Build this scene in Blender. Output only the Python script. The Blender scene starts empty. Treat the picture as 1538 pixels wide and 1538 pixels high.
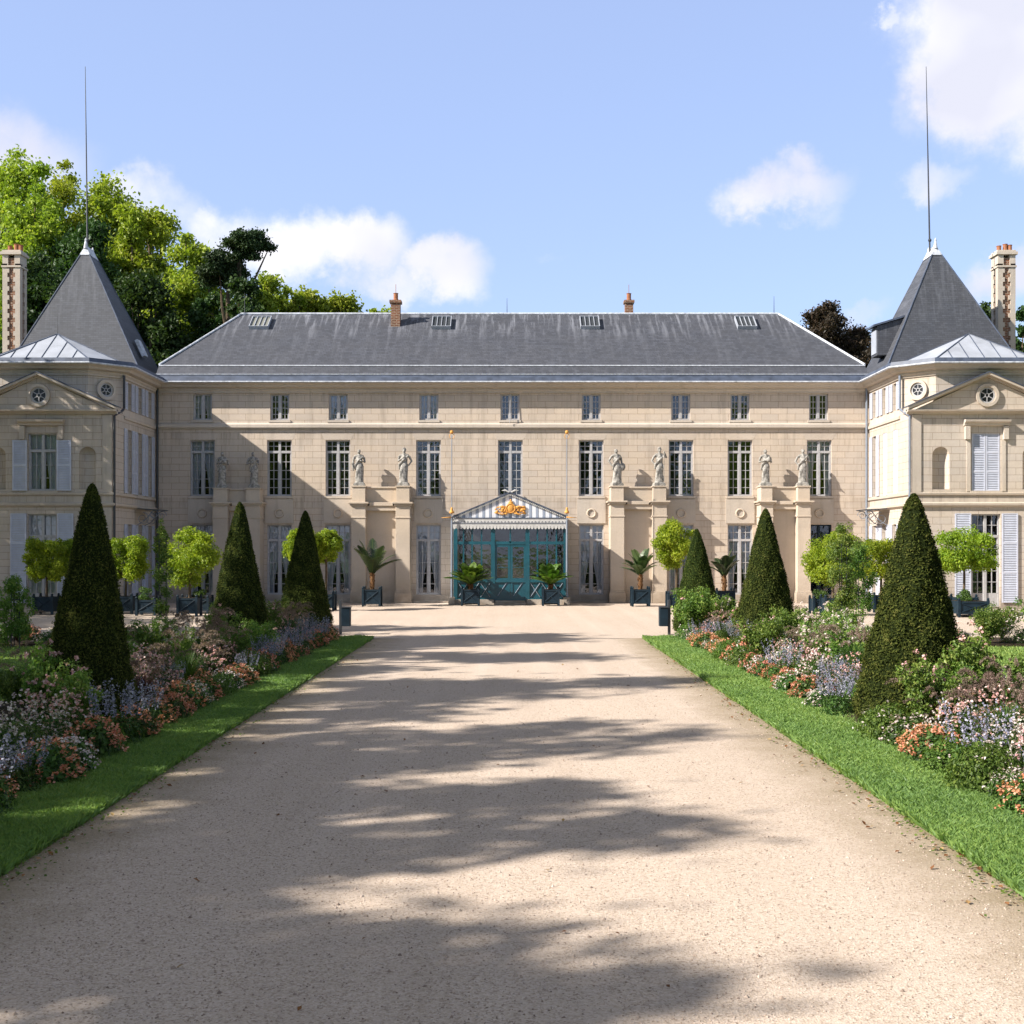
import bpy, math, random
import numpy as np
from mathutils import Vector, Matrix

SC = bpy.context.scene
COL = SC.collection
F = 1890.0 / 1538.0            # focal length in picture widths
CAMZ = 2.2

# ------------------------------------------------------------------ camera
cam_data = bpy.data.cameras.new("camera")
cam_data.sensor_width = 36.0
cam_data.lens = 36.0 * F
cam_data.shift_y = 57.0 / 1538.0
cam_data.clip_end = 4000.0
cam = bpy.data.objects.new("camera", cam_data)
cam.location = (0.0, 0.0, CAMZ)
cam.rotation_euler = (math.radians(90), 0, 0)
COL.objects.link(cam)
SC.camera = cam

# ------------------------------------------------------------------ light
SUN_VEC = Vector((1.0, 0.40, -0.74)).normalized()      # the way the light travels
SUN_EL = math.asin(-SUN_VEC.z)
SUN_ROT = math.atan2(-SUN_VEC.x, -SUN_VEC.y)
sun_data = bpy.data.lights.new("sun", 'SUN')
sun_data.energy = 5.0
sun_data.angle = math.radians(0.53)
sun_data.color = (1.0, 0.94, 0.86)
sun = bpy.data.objects.new("sun", sun_data)
sun.rotation_euler = SUN_VEC.to_track_quat('-Z', 'Y').to_euler()
sun.location = (-40, -20, 40)
COL.objects.link(sun)

world = bpy.data.worlds.new("World")
SC.world = world
world.use_nodes = True
SKY_STRENGTH = 0.15
CLOUDS = [  # azimuth/elevation tangents (u, v), radii, weight
    (0.385, 0.375, 0.060, 0.050, 1.3), (0.410, 0.430, 0.090, 0.060, 1.4), (0.345, 0.400, 0.035, 0.050, 0.9),
    (0.325, 0.345, 0.022, 0.030, 0.5), (0.450, 0.380, 0.070, 0.060, 1.2),
    (0.213, 0.288, 0.052, 0.022, 1.0), (0.228, 0.308, 0.022, 0.020, 0.9), (0.185, 0.284, 0.026, 0.012, 0.7), (0.243, 0.276, 0.022, 0.016, .6),
    (0.340, 0.294, 0.032, 0.015, 0.62),
    (-0.400, 0.315, 0.070, 0.035, 0.75), (-0.290, 0.275, 0.055, 0.026, 0.75), (-0.235, 0.258, 0.050, 0.026, 0.8),
    (-0.175, 0.243, 0.055, 0.030, 1.0), (-0.115, 0.238, 0.045, 0.030, 1.05), (-0.055, 0.222, 0.042, 0.024, 1.05),
    (-0.095, 0.207, 0.045, 0.016, 0.8), (0.405, 0.222, 0.040, 0.024, 0.75), (0.275, 0.185, 0.030, 0.012, 0.6),
    (0.300, 0.432, 0.012, 0.010, 0.8), (0.035, 0.2365, 0.022, 0.006, 0.35), (-0.33, 0.20, 0.09, 0.04, 0.8),
    (-0.75, 0.30, 0.18, 0.08, 1.0), (0.80, 0.28, 0.20, 0.09, 1.1),
]
def build_world():
    nt = world.node_tree
    for n in list(nt.nodes): nt.nodes.remove(n)
    N = nt.nodes.new; L = nt.links.new
    out = N('ShaderNodeOutputWorld'); bg = N('ShaderNodeBackground')
    bg.inputs[1].default_value = SKY_STRENGTH
    sky = N('ShaderNodeTexSky'); sky.sky_type = 'NISHITA'; sky.sun_disc = False
    sky.sun_elevation = SUN_EL; sky.sun_rotation = SUN_ROT
    sky.air_density = 1.0; sky.dust_density = 0.6; sky.ozone_density = 2.2; sky.altitude = 50
    tc = N('ShaderNodeTexCoord')
    nz = N('ShaderNodeTexNoise'); nz.inputs['Scale'].default_value = 15.0
    nz.inputs['Detail'].default_value = 9.0; nz.inputs['Roughness'].default_value = 0.62
    L(tc.outputs['Generated'], nz.inputs['Vector'])
    nz2 = N('ShaderNodeTexNoise'); nz2.inputs['Scale'].default_value = 5.0
    nz2.inputs['Detail'].default_value = 4.0
    L(tc.outputs['Generated'], nz2.inputs['Vector'])
    # warp the lookup a little so the lumps are ragged
    wsub = N('ShaderNodeVectorMath'); wsub.operation = 'SUBTRACT'; wsub.inputs[1].default_value = (0.5, 0.5, 0.5)
    L(nz.outputs['Color'], wsub.inputs[0])
    wsc = N('ShaderNodeVectorMath'); wsc.operation = 'SCALE'; wsc.inputs['Scale'].default_value = 0.075
    L(wsub.outputs[0], wsc.inputs[0])
    wadd = N('ShaderNodeVectorMath'); wadd.operation = 'ADD'
    L(tc.outputs['Generated'], wadd.inputs[0]); L(wsc.outputs[0], wadd.inputs[1])
    total = None; low = None
    for (u, v, ru, rv, w) in CLOUDS:
        c = Vector((u, 1.0, v)).normalized()
        sub = N('ShaderNodeVectorMath'); sub.operation = 'SUBTRACT'; sub.inputs[1].default_value = c
        L(wadd.outputs[0], sub.inputs[0])
        mul = N('ShaderNodeVectorMath'); mul.operation = 'MULTIPLY'
        mul.inputs[1].default_value = (1 / ru, 1 / (ru * 1.2), 1 / rv)
        L(sub.outputs[0], mul.inputs[0])
        ln = N('ShaderNodeVectorMath'); ln.operation = 'LENGTH'; L(mul.outputs[0], ln.inputs[0])
        mr = N('ShaderNodeMapRange'); mr.interpolation_type = 'SMOOTHSTEP'
        mr.inputs['From Min'].default_value = 0.25; mr.inputs['From Max'].default_value = 1.55
        mr.inputs['To Min'].default_value = w; mr.inputs['To Max'].default_value = 0.0
        L(ln.outputs['Value'], mr.inputs['Value'])
        if total is None: total = mr.outputs[0]
        else:
            mx = N('ShaderNodeMath'); mx.operation = 'MAXIMUM'
            L(total, mx.inputs[0]); L(mr.outputs[0], mx.inputs[1]); total = mx.outputs[0]
    # density = total * (0.55 + noise)
    na = N('ShaderNodeMath'); na.operation = 'MULTIPLY_ADD'; na.inputs[1].default_value = 1.5; na.inputs[2].default_value = 0.10
    L(nz.outputs['Fac'], na.inputs[0])
    dm = N('ShaderNodeMath'); dm.operation = 'MULTIPLY'; L(total, dm.inputs[0]); L(na.outputs[0], dm.inputs[1])
    dr = N('ShaderNodeMapRange'); dr.interpolation_type = 'SMOOTHSTEP'
    dr.inputs['From Min'].default_value = 0.22; dr.inputs['From Max'].default_value = 0.95
    L(dm.outputs[0], dr.inputs['Value'])
    # cloud light and shade put into colour: white to lavender grey by soft noise
    cr = N('ShaderNodeMapRange'); cr.inputs['From Min'].default_value = 0.42; cr.inputs['From Max'].default_value = 0.62
    L(nz2.outputs['Fac'], cr.inputs['Value'])
    cmix = N('ShaderNodeMix'); cmix.data_type = 'RGBA'
    cmix.inputs['A'].default_value = (CLOUD_LO[0], CLOUD_LO[1], CLOUD_LO[2], 1)
    cmix.inputs['B'].default_value = (CLOUD_HI[0], CLOUD_HI[1], CLOUD_HI[2], 1)
    L(cr.outputs[0], cmix.inputs['Factor'])
    # thin high veil that whitens the blue sky evenly
    veil = N('ShaderNodeMix'); veil.data_type = 'RGBA'
    sep = N('ShaderNodeSeparateXYZ'); L(tc.outputs['Generated'], sep.inputs[0])
    vr = N('ShaderNodeMapRange'); vr.interpolation_type = 'SMOOTHSTEP'; L(sep.outputs[2], vr.inputs['Value'])
    vr.inputs['From Min'].default_value = 0.30; vr.inputs['From Max'].default_value = 0.85      # the veil grows stronger towards the zenith
    vr.inputs['To Min'].default_value = VEIL; vr.inputs['To Max'].default_value = 0.0
    vr.interpolation_type = 'SMOOTHSTEP'; vr.inputs['To Max'].default_value = 0.85
    L(vr.outputs[0], veil.inputs['Factor'])
    # unseen neutral veil added overhead to take the blue out of the ambient light
    vz = N('ShaderNodeMapRange'); vz.interpolation_type = 'SMOOTHSTEP'; L(sep.outputs[2], vz.inputs['Value'])
    vz.inputs['From Min'].default_value = 0.42; vz.inputs['From Max'].default_value = 0.75
    vc = N('ShaderNodeMix'); vc.data_type = 'RGBA'; L(vz.outputs[0], vc.inputs['Factor'])
    vc.inputs['A'].default_value = (VEIL_C[0], VEIL_C[1], VEIL_C[2], 1); vc.inputs['B'].default_value = (1.02, 0.98, 0.95, 1)
    L(vc.outputs['Result'], veil.inputs['B'])
    L(sky.outputs[0], veil.inputs['A'])
    smix = N('ShaderNodeMix'); smix.data_type = 'RGBA'
    L(dr.outputs[0], smix.inputs['Factor']); L(veil.outputs['Result'], smix.inputs['A']); L(cmix.outputs['Result'], smix.inputs['B'])
    L(smix.outputs['Result'], bg.inputs[0]); L(bg.outputs[0], out.inputs[0])
CLOUD_HI = (3.85, 3.8, 3.95); CLOUD_LO = (2.75, 2.8, 3.25)
VEIL = 0.68; VEIL_C = (1.50, 1.84, 3.00)

build_world()
SC.view_settings.view_transform = 'Standard'
SC.view_settings.look = 'None'
SC.view_settings.gamma = 1.0
SC.view_settings.use_curve_mapping = False
SC.view_settings.exposure = 1.02
SC.render.engine = 'CYCLES'
SC.cycles.max_bounces = 6
SC.cycles.diffuse_bounces = 3
SC.cycles.glossy_bounces = 2
SC.cycles.transmission_bounces = 3
SC.cycles.transparent_max_bounces = 6
SC.cycles.use_adaptive_sampling = True
SC.cycles.adaptive_threshold = 0.02
SC.cycles.use_denoising = True
SC.cycles.sample_clamp_indirect = 4.0

# ------------------------------------------------------------------ helpers
ORG = {}
def tag(o, label=None, cat=None, group=None, kind=None):
    if label: o['label'] = label
    if cat: o['category'] = cat
    if group: o['group'] = group
    if kind: o['kind'] = kind
    return o
def empty(name, loc, label, cat, group=None, rz=0.0, scale=1.0):
    o = bpy.data.objects.new(name, None); COL.objects.link(o)
    o.location = loc; o.rotation_euler = (0, 0, rz); o.scale = (scale,) * 3
    o.empty_display_size = 0.2
    tag(o, label, cat, group)
    ORG[o.name] = Vector(loc)
    return o
def link_mesh(name, me, mat=None, parent=None):
    if mat is not None and not me.materials: me.materials.append(mat)
    o = bpy.data.objects.new(name, me); COL.objects.link(o)
    if parent is not None: o.parent = parent; ORG[o.name] = ORG.get(parent.name, Vector((0, 0, 0)))
    return o
def copy_tree(o, parent=None):
    c = o.copy(); COL.objects.link(c); c.parent = parent
    for ch in o.children: copy_tree(ch, c)
    return c
def F2X(px, Y): return (px - 768.5) * Y / 1890.0
def F2Z(py, Y): return CAMZ + (826.0 - py) * Y / 1890.0
def ground(px, py):
    Y = CAMZ * 1890.0 / (py - 826.0)
    return F2X(px, Y), Y

class MB:
    """collects geometry in world coordinates; build() links it as one mesh"""
    def __init__(s): s.v = []; s.f = []
    def quad(s, a, b, c, d):
        n = len(s.v); s.v += [tuple(a), tuple(b), tuple(c), tuple(d)]; s.f.append((n, n + 1, n + 2, n + 3))
    def poly(s, pts):
        n = len(s.v); s.v += [tuple(p) for p in pts]; s.f.append(tuple(range(n, n + len(pts))))
    def box(s, x0, x1, y0, y1, z0, z1):
        n = len(s.v)
        s.v += [(x0, y0, z0), (x1, y0, z0), (x1, y1, z0), (x0, y1, z0), (x0, y0, z1), (x1, y0, z1), (x1, y1, z1), (x0, y1, z1)]
        for q in ((0, 3, 2, 1), (4, 5, 6, 7), (0, 1, 5, 4), (1, 2, 6, 5), (2, 3, 7, 6), (3, 0, 4, 7)): s.f.append(tuple(n + i for i in q))
    def hexa(s, P):
        n = len(s.v); s.v += [tuple(p) for p in P]
        for q in ((0, 3, 2, 1), (4, 5, 6, 7), (0, 1, 5, 4), (1, 2, 6, 5), (2, 3, 7, 6), (3, 0, 4, 7)): s.f.append(tuple(n + i for i in q))
    def prism(s, poly, ext):
        """poly: list of 3D points, ext: vector"""
        n = len(s.v); k = len(poly); e = Vector(ext)
        s.v += [tuple(p) for p in poly] + [tuple(Vector(p) + e) for p in poly]
        s.f.append(tuple(range(n, n + k))); s.f.append(tuple(reversed(range(n + k, n + 2 * k))))
        for i in range(k):
            j = (i + 1) % k; s.f.append((n + i, n + k + i, n + k + j, n + j))
    def tube(s, pts, radii, n=8, caps=True):
        pts = [Vector(p) for p in pts]
        if not hasattr(radii, '__len__'): radii = [radii] * len(pts)
        b = len(s.v); ref = None
        for i, p in enumerate(pts):
            d = (pts[min(i + 1, len(pts) - 1)] - pts[max(i - 1, 0)])
            if d.length < 1e-9: d = Vector((0, 0, 1))
            d.normalize()
            if ref is None:
                ref = Vector((1, 0, 0)) if abs(d.x) < 0.9 else Vector((0, 1, 0))
            u = (ref - d * ref.dot(d)); u.normalize(); ref = u; w = d.cross(u)
            for k in range(n):
                a = 2 * math.pi * k / n
                s.v.append(tuple(p + (u * math.cos(a) + w * math.sin(a)) * radii[i]))
        for i in range(len(pts) - 1):
            for k in range(n):
                k2 = (k + 1) % n
                s.f.append((b + i * n + k, b + i * n + k2, b + (i + 1) * n + k2, b + (i + 1) * n + k))
        if caps:
            s.f.append(tuple(reversed([b + k for k in range(n)])))
            s.f.append(tuple(b + (len(pts) - 1) * n + k for k in range(n)))
    def lathe(s, c, prof, n=16, sx=1.0, sy=1.0):
        """prof: list of (r, z)"""
        b = len(s.v); c = Vector(c)
        for r, z in prof:
            for k in range(n):
                a = 2 * math.pi * k / n
                s.v.append((c.x + r * sx * math.cos(a), c.y + r * sy * math.sin(a), c.z + z))
        m = len(prof)
        for i in range(m - 1):
            for k in range(n):
                k2 = (k + 1) % n
                s.f.append((b + i * n + k, b + i * n + k2, b + (i + 1) * n + k2, b + (i + 1) * n + k))
        s.f.append(tuple(reversed([b + k for k in range(n)]))); s.f.append(tuple(b + (m - 1) * n + k for k in range(n)))
    def ball(s, c, r, n=10, sc=(1, 1, 1)):
        prof = [(r * math.sin(math.pi * i / n) * 1.0 + (1e-4 if i in (0, n) else 0), -r * math.cos(math.pi * i / n) * sc[2]) for i in range(n + 1)]
        s.lathe(c, prof, max(8, n), sc[0], sc[1])
    def ring(s, c, R, r, axis='y', n=24, m=8):
        c = Vector(c); b = len(s.v)
        for i in range(n):
            a = 2 * math.pi * i / n
            for k in range(m):
                t = 2 * math.pi * k / m
                rr = R + r * math.cos(t); o = r * math.sin(t)
                if axis == 'y': s.v.append((c.x + rr * math.cos(a), c.y + o, c.z + rr * math.sin(a)))
                else: s.v.append((c.x + o, c.y + rr * math.cos(a), c.z + rr * math.sin(a)))
        for i in range(n):
            for k in range(m):
                i2 = (i + 1) % n; k2 = (k + 1) % m
                s.f.append((b + i * m + k, b + i2 * m + k, b + i2 * m + k2, b + i * m + k2))
    def sweep(s, path, prof, closed=False):
        """path: list of (x,y); prof: list of (out, z); out is to the right of the walking direction"""
        P = [Vector((p[0], p[1])) for p in path]; n = len(P); m = len(prof); b = len(s.v)
        for i in range(n):
            d1 = (P[i] - P[i - 1]).normalized() if i > 0 else None
            d2 = (P[i + 1] - P[i]).normalized() if i < n - 1 else None
            if d1 is None: d1 = d2
            if d2 is None: d2 = d1
            n1 = Vector((d1.y, -d1.x)); n2 = Vector((d2.y, -d2.x))
            mt = (n1 + n2); mt.normalize(); k = 1.0 / max(0.3, mt.dot(n1))
            for o, z in prof:
                q = P[i] + mt * (o * k); s.v.append((q.x, q.y, z))
        for i in range(n - 1):
            for j in range(m - 1):
                s.f.append((b + i * m + j, b + (i + 1) * m + j, b + (i + 1) * m + j + 1, b + i * m + j + 1))
        s.f.append(tuple(b + j for j in range(m))); s.f.append(tuple(reversed([b + (n - 1) * m + j for j in range(m)])))
    def build(s, name, mat, parent=None, smooth=False, bevel=0.0):
        me = bpy.data.meshes.new(name)
        org = ORG.get(parent.name, Vector((0, 0, 0))) if parent is not None else Vector((0, 0, 0))
        me.from_pydata([(x - org.x, y - org.y, z - org.z) for x, y, z in s.v], [], s.f)
        me.update()
        if smooth: me.polygons.foreach_set('use_smooth', [True] * len(me.polygons))
        o = link_mesh(name, me, mat, parent)
        if bevel:
            md = o.modifiers.new('bevel', 'BEVEL'); md.width = bevel; md.segments = 2; md.limit_method = 'ANGLE'
        return o

def np_mesh(name, V, Fq, rnd=None, mat=None, smooth=False):
    """V (n,3), Fq (m,k) faces all with k corners, rnd per face"""
    me = bpy.data.meshes.new(name)
    V = np.asarray(V, dtype=np.float32); Fq = np.asarray(Fq, dtype=np.int32)
    k = Fq.shape[1]
    me.vertices.add(len(V)); me.vertices.foreach_set('co', V.ravel())
    me.loops.add(Fq.size); me.loops.foreach_set('vertex_index', Fq.ravel())
    me.polygons.add(len(Fq)); me.polygons.foreach_set('loop_start', np.arange(0, Fq.size, k, dtype=np.int32))
    me.polygons.foreach_set('use_smooth', np.full(len(Fq), smooth))
    me.update(calc_edges=True)
    if rnd is not None:
        a = me.attributes.new('rnd', 'FLOAT', 'FACE'); a.data.foreach_set('value', np.asarray(rnd, dtype=np.float32))
    if mat is not None: me.materials.append(mat)
    return me

def unit(v): return v / np.maximum(1e-9, np.linalg.norm(v, axis=1, keepdims=True))
def leaf_quads(P, Nn, size, rng, aspect=0.55, droop=0.0):
    """rhombic folded leaves at P facing Nn. returns V, F(quads)"""
    n = len(P); Nn = unit(Nn)
    t = unit(np.cross(Nn, rng.normal(size=(n, 3))))
    b = np.cross(Nn, t)
    size = np.broadcast_to(np.asarray(size, float), (n,))[:, None]
    base = P - t * size * 0.5; tip = P + t * size * 0.5 - np.array([0, 0, 1.0]) * size * droop
    l = P + b * size * aspect * 0.5 + Nn * size * 0.08; r = P - b * size * aspect * 0.5 + Nn * size * 0.08
    V = np.stack([base, l, tip, r], 1).reshape(-1, 3)
    Fq = np.arange(4 * n).reshape(n, 4)
    return V, Fq
def merge(parts):
    Vs, Fs, Rs = [], [], []; o = 0
    for V, Fq, R in parts:
        Vs.append(V); Fs.append(Fq + o); Rs.append(np.broadcast_to(R, (len(Fq),))); o += len(V)
    return np.concatenate(Vs), np.concatenate(Fs), np.concatenate(Rs)

# ------------------------------------------------------------------ materials
def mat_new(name):
    m = bpy.data.materials.new(name); m.use_nodes = True
    nt = m.node_tree
    for n in list(nt.nodes): nt.nodes.remove(n)
    return m, nt, nt.nodes.new, nt.links.new
def ramp(N, L, fac, stops):
    r = N('ShaderNodeValToRGB'); e = r.color_ramp.elements
    while len(e) > 1: e.remove(e[-1])
    e[0].position = stops[0][0]; e[0].color = (*stops[0][1], 1)
    for p, c in stops[1:]:
        q = e.new(p); q.color = (*c, 1)
    L(fac, r.inputs[0]); return r.outputs[0]
def mixc(N, L, fac, a, b, mode='MIX'):
    m = N('ShaderNodeMix'); m.data_type = 'RGBA'; m.blend_type = mode
    for sock, val in (('Factor', fac), ('A', a), ('B', b)):
        if isinstance(val, (int, float)): m.inputs[sock].default_value = val
        elif isinstance(val, tuple): m.inputs[sock].default_value = (*val, 1)
        else: L(val, m.inputs[sock])
    return m.outputs['Result']
def noise(N, L, vec, scale, detail=4, rough=0.55):
    n = N('ShaderNodeTexNoise'); n.inputs['Scale'].default_value = scale
    n.inputs['Detail'].default_value = detail; n.inputs['Roughness'].default_value = rough
    if vec is not None: L(vec, n.inputs['Vector'])
    return n.outputs['Fac']
def mapr(N, L, v, a, b, c=0.0, d=1.0):
    m = N('ShaderNodeMapRange'); L(v, m.inputs['Value'])
    m.inputs['From Min'].default_value = a; m.inputs['From Max'].default_value = b
    m.inputs['To Min'].default_value = c; m.inputs['To Max'].default_value = d
    return m.outputs[0]
def math_(N, L, op, a, b=None):
    m = N('ShaderNodeMath'); m.operation = op
    for i, v in enumerate((a, b)):
        if v is None: continue
        if isinstance(v, (int, float)): m.inputs[i].default_value = v
        else: L(v, m.inputs[i])
    return m.outputs[0]
def scaled(N, L, vec, s):
    m = N('ShaderNodeMapping'); m.inputs['Scale'].default_value = s; L(vec, m.inputs['Vector']); return m.outputs[0]
def finish(N, L, nt, col, rough=0.8, spec=0.3, bump=None, bstr=0.3, bdist=0.02, metal=0.0):
    p = N('ShaderNodeBsdfPrincipled'); o = N('ShaderNodeOutputMaterial')
    if isinstance(col, tuple): p.inputs['Base Color'].default_value = (*col, 1)
    else: L(col, p.inputs['Base Color'])
    if isinstance(rough, (int, float)): p.inputs['Roughness'].default_value = rough
    else: L(rough, p.inputs['Roughness'])
    p.inputs['Specular IOR Level'].default_value = spec; p.inputs['Metallic'].default_value = metal
    if bump is not None:
        b = N('ShaderNodeBump'); b.inputs['Strength'].default_value = bstr; b.inputs['Distance'].default_value = bdist
        L(bump, b.inputs['Height']); L(b.outputs[0], p.inputs['Normal'])
    L(p.outputs[0], o.inputs[0]); return p
def simple(name, col, rough=0.6, spec=0.4, metal=0.0, var=0.12, scale=6.0):
    m, nt, N, L = mat_new(name)
    g = N('ShaderNodeTexCoord')
    n = noise(N, L, g.outputs['Object'], scale, 5)
    c = mixc(N, L, mapr(N, L, n, 0.3, 0.7), tuple(x * (1 - var) for x in col), tuple(min(1, x * (1 + var)) for x in col))
    finish(N, L, nt, c, rough, spec, n, 0.1, 0.01, metal)
    return m

def wall_uv(N, L):
    """(along-wall, height) from the true position, whichever way the wall faces"""
    g = N('ShaderNodeNewGeometry')
    sp = N('ShaderNodeSeparateXYZ'); L(g.outputs['Position'], sp.inputs[0])
    sn = N('ShaderNodeSeparateXYZ'); L(g.outputs['True Normal'], sn.inputs[0])
    ab = math_(N, L, 'ABSOLUTE', sn.outputs[0]); fac = math_(N, L, 'GREATER_THAN', ab, 0.8)
    mx = N('ShaderNodeMix'); mx.data_type = 'FLOAT'; L(fac, mx.inputs['Factor'])
    L(sp.outputs[0], mx.inputs['A']); L(sp.outputs[1], mx.inputs['B'])
    cb = N('ShaderNodeCombineXYZ'); L(mx.outputs['Result'], cb.inputs[0]); L(sp.outputs[2], cb.inputs[1])
    return g, sp, cb.outputs[0]

def mat_ashlar(name, base, joint=True, dirt=1.0, tint=(1, 1, 1)):
    m, nt, N, L = mat_new(name)
    g, sp, uv = wall_uv(N, L)
    pos = g.outputs['Position']
    a = tuple(base[i] * 0.80 * tint[i] for i in range(3)); b = tuple(min(1, base[i] * 1.08 * tint[i]) for i in range(3))
    big = noise(N, L, scaled(N, L, pos, (0.25, 0.25, 0.5)), 1.0, 5, 0.6)
    fine = noise(N, L, pos, 14.0, 6, 0.65)
    c = mixc(N, L, mapr(N, L, big, 0.3, 0.7), a, b)
    warm = noise(N, L, scaled(N, L, pos, (0.22, 0.22, 0.5)), 1.0, 4)
    c = mixc(N, L, mapr(N, L, warm, 0.48, 0.72, 0, 0.45), c, (base[0] * 1.0, base[1] * 0.92, base[2] * 0.78))
    h = fine
    if joint:
        br = N('ShaderNodeTexBrick'); L(uv, br.inputs['Vector'])
        br.inputs['Scale'].default_value = 1.0; br.inputs['Brick Width'].default_value = 0.70
        br.inputs['Row Height'].default_value = 0.264; br.inputs['Mortar Size'].default_value = 0.0075
        br.inputs['Mortar Smooth'].default_value = 0.15; br.inputs['Bias'].default_value = 0.0
        br.inputs['Color1'].default_value = (0.0, 0, 0, 1); br.inputs['Color2'].default_value = (1, 1, 1, 1)
        br.inputs['Mortar'].default_value = (0.5, 0.5, 0.5, 1)
        br.offset = 0.46
        c = mixc(N, L, mapr(N, L, br.outputs['Color'], 0, 1, 0.0, 0.40), c, (base[0] * 1.16, base[1] * 1.10, base[2] * 1.0))
        c = mixc(N, L, mapr(N, L, br.outputs['Fac'], 0, 1, 0, 0.78), c, (base[0] * 0.45, base[1] * 0.36, base[2] * 0.30))
        h = math_(N, L, 'SUBTRACT', math_(N, L, 'MULTIPLY', fine, 0.25), br.outputs['Fac'])
    # rain streaks and soot
    st = noise(N, L, scaled(N, L, pos, (3.2, 3.2, 0.28)), 1.0, 6, 0.7)
    c = mixc(N, L, mapr(N, L, st, 0.52, 0.80, 0, 0.60 * dirt), c, (base[0] * 0.42, base[1] * 0.40, base[2] * 0.38))
    dm = noise(N, L, scaled(N, L, pos, (0.8, 0.8, 1.1)), 1.3, 6, 0.7)
    zl = mapr(N, L, sp.outputs[2], 0.0, 1.1, 0.75, 0.0)
    c = mixc(N, L, math_(N, L, 'MULTIPLY', zl, mapr(N, L, dm, 0.3, 0.6)), c, (base[0] * 0.36, base[1] * 0.33, base[2] * 0.30))
    if joint:      # rain runs below the string courses and sills
        rn = noise(N, L, scaled(N, L, pos, (5.5, 5.5, 0.35)), 1.0, 5, 0.7)
        for top, dep in ((7.17, 0.9), (8.95, 0.7), (4.40, 0.9)):
            bd = math_(N, L, 'MULTIPLY', mapr(N, L, sp.outputs[2], top - dep, top, 0, 0.75), math_(N, L, 'LESS_THAN', sp.outputs[2], top))
            c = mixc(N, L, math_(N, L, 'MULTIPLY', bd, mapr(N, L, rn, 0.42, 0.72)), c, (base[0] * 0.50, base[1] * 0.48, base[2] * 0.45))
    c = mixc(N, L, mapr(N, L, fine, 0.35, 0.7, 0.0, 0.18), c, (base[0] * 0.6, base[1] * 0.57, base[2] * 0.52))
    finish(N, L, nt, c, 0.92, 0.15, h, 0.35, 0.02)
    return m

def mat_slate(name, base, streak=0.6):
    m, nt, N, L = mat_new(name)
    g = N('ShaderNodeNewGeometry'); sp = N('ShaderNodeSeparateXYZ'); L(g.outputs['Position'], sp.inputs[0])
    sx = math_(N, L, 'ADD', sp.outputs[0], math_(N, L, 'MULTIPLY', sp.outputs[1], 0.31))
    cb = N('ShaderNodeCombineXYZ'); L(sx, cb.inputs[0]); L(sp.outputs[2], cb.inputs[1])
    br = N('ShaderNodeTexBrick'); L(cb.outputs[0], br.inputs['Vector'])
    br.inputs['Scale'].default_value = 1.0; br.inputs['Brick Width'].default_value = 0.22
    br.inputs['Row Height'].default_value = 0.085; br.inputs['Mortar Size'].default_value = 0.006
    br.inputs['Color1'].default_value = (0, 0, 0, 1); br.inputs['Color2'].default_value = (1, 1, 1, 1)
    c = mixc(N, L, br.outputs['Color'], tuple(x * 0.78 for x in base), tuple(x * 1.18 for x in base))
    n = noise(N, L, g.outputs['Position'], 0.9, 6, 0.65)
    c = mixc(N, L, mapr(N, L, n, 0.35, 0.7, 0, 0.35), c, (base[0] * 1.25, base[1] * 1.17, base[2] * 1.05))
    c = mixc(N, L, mapr(N, L, br.outputs['Fac'], 0, 1, 0, 0.5), c, tuple(x * 0.35 for x in base))
    # pale lime runs below the ridge
    st = noise(N, L, scaled(N, L, g.outputs['Position'], (5.0, 0.3, 0.55)), 1.0, 6, 0.62)
    zr = mapr(N, L, sp.outputs[2], 11.4, 12.9, 0.10, 1.0)
    k = math_(N, L, 'MULTIPLY', mapr(N, L, st, 0.50, 0.74, 0, streak * 1.3), zr)
    c = mixc(N, L, k, c, (0.36, 0.37, 0.41))
    finish(N, L, nt, c, 0.62, 0.35, br.outputs['Color'], 0.35, 0.012)
    return m

def mat_leaf(name, stops, trans=0.35, rough=0.5, objvar=0.25, spec=0.25):
    m, nt, N, L = mat_new(name)
    at = N('ShaderNodeAttribute'); at.attribute_name = 'rnd'; at.attribute_type = 'GEOMETRY'
    c = ramp(N, L, at.outputs['Fac'], stops)
    oi = N('ShaderNodeObjectInfo')
    hs = N('ShaderNodeHueSaturation'); L(c, hs.inputs['Color'])
    L(mapr(N, L, oi.outputs['Random'], 0, 1, 1 - objvar, 1 + objvar), hs.inputs['Value'])
    L(mapr(N, L, oi.outputs['Random'], 0, 1, 0.5 - 0.015, 0.5 + 0.015), hs.inputs['Hue'])
    p = N('ShaderNodeBsdfPrincipled'); L(hs.outputs[0], p.inputs['Base Color'])
    p.inputs['Roughness'].default_value = rough; p.inputs['Specular IOR Level'].default_value = spec
    t = N('ShaderNodeBsdfTranslucent')
    tb = mixc(N, L, 1.0, hs.outputs[0], (1.15, 1.25, 0.55), 'MULTIPLY'); L(tb, t.inputs['Color'])
    mx = N('ShaderNodeMixShader'); mx.inputs[0].default_value = trans
    L(p.outputs[0], mx.inputs[1]); L(t.outputs[0], mx.inputs[2])
    o = N('ShaderNodeOutputMaterial'); L(mx.outputs[0], o.inputs[0])
    return m

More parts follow.
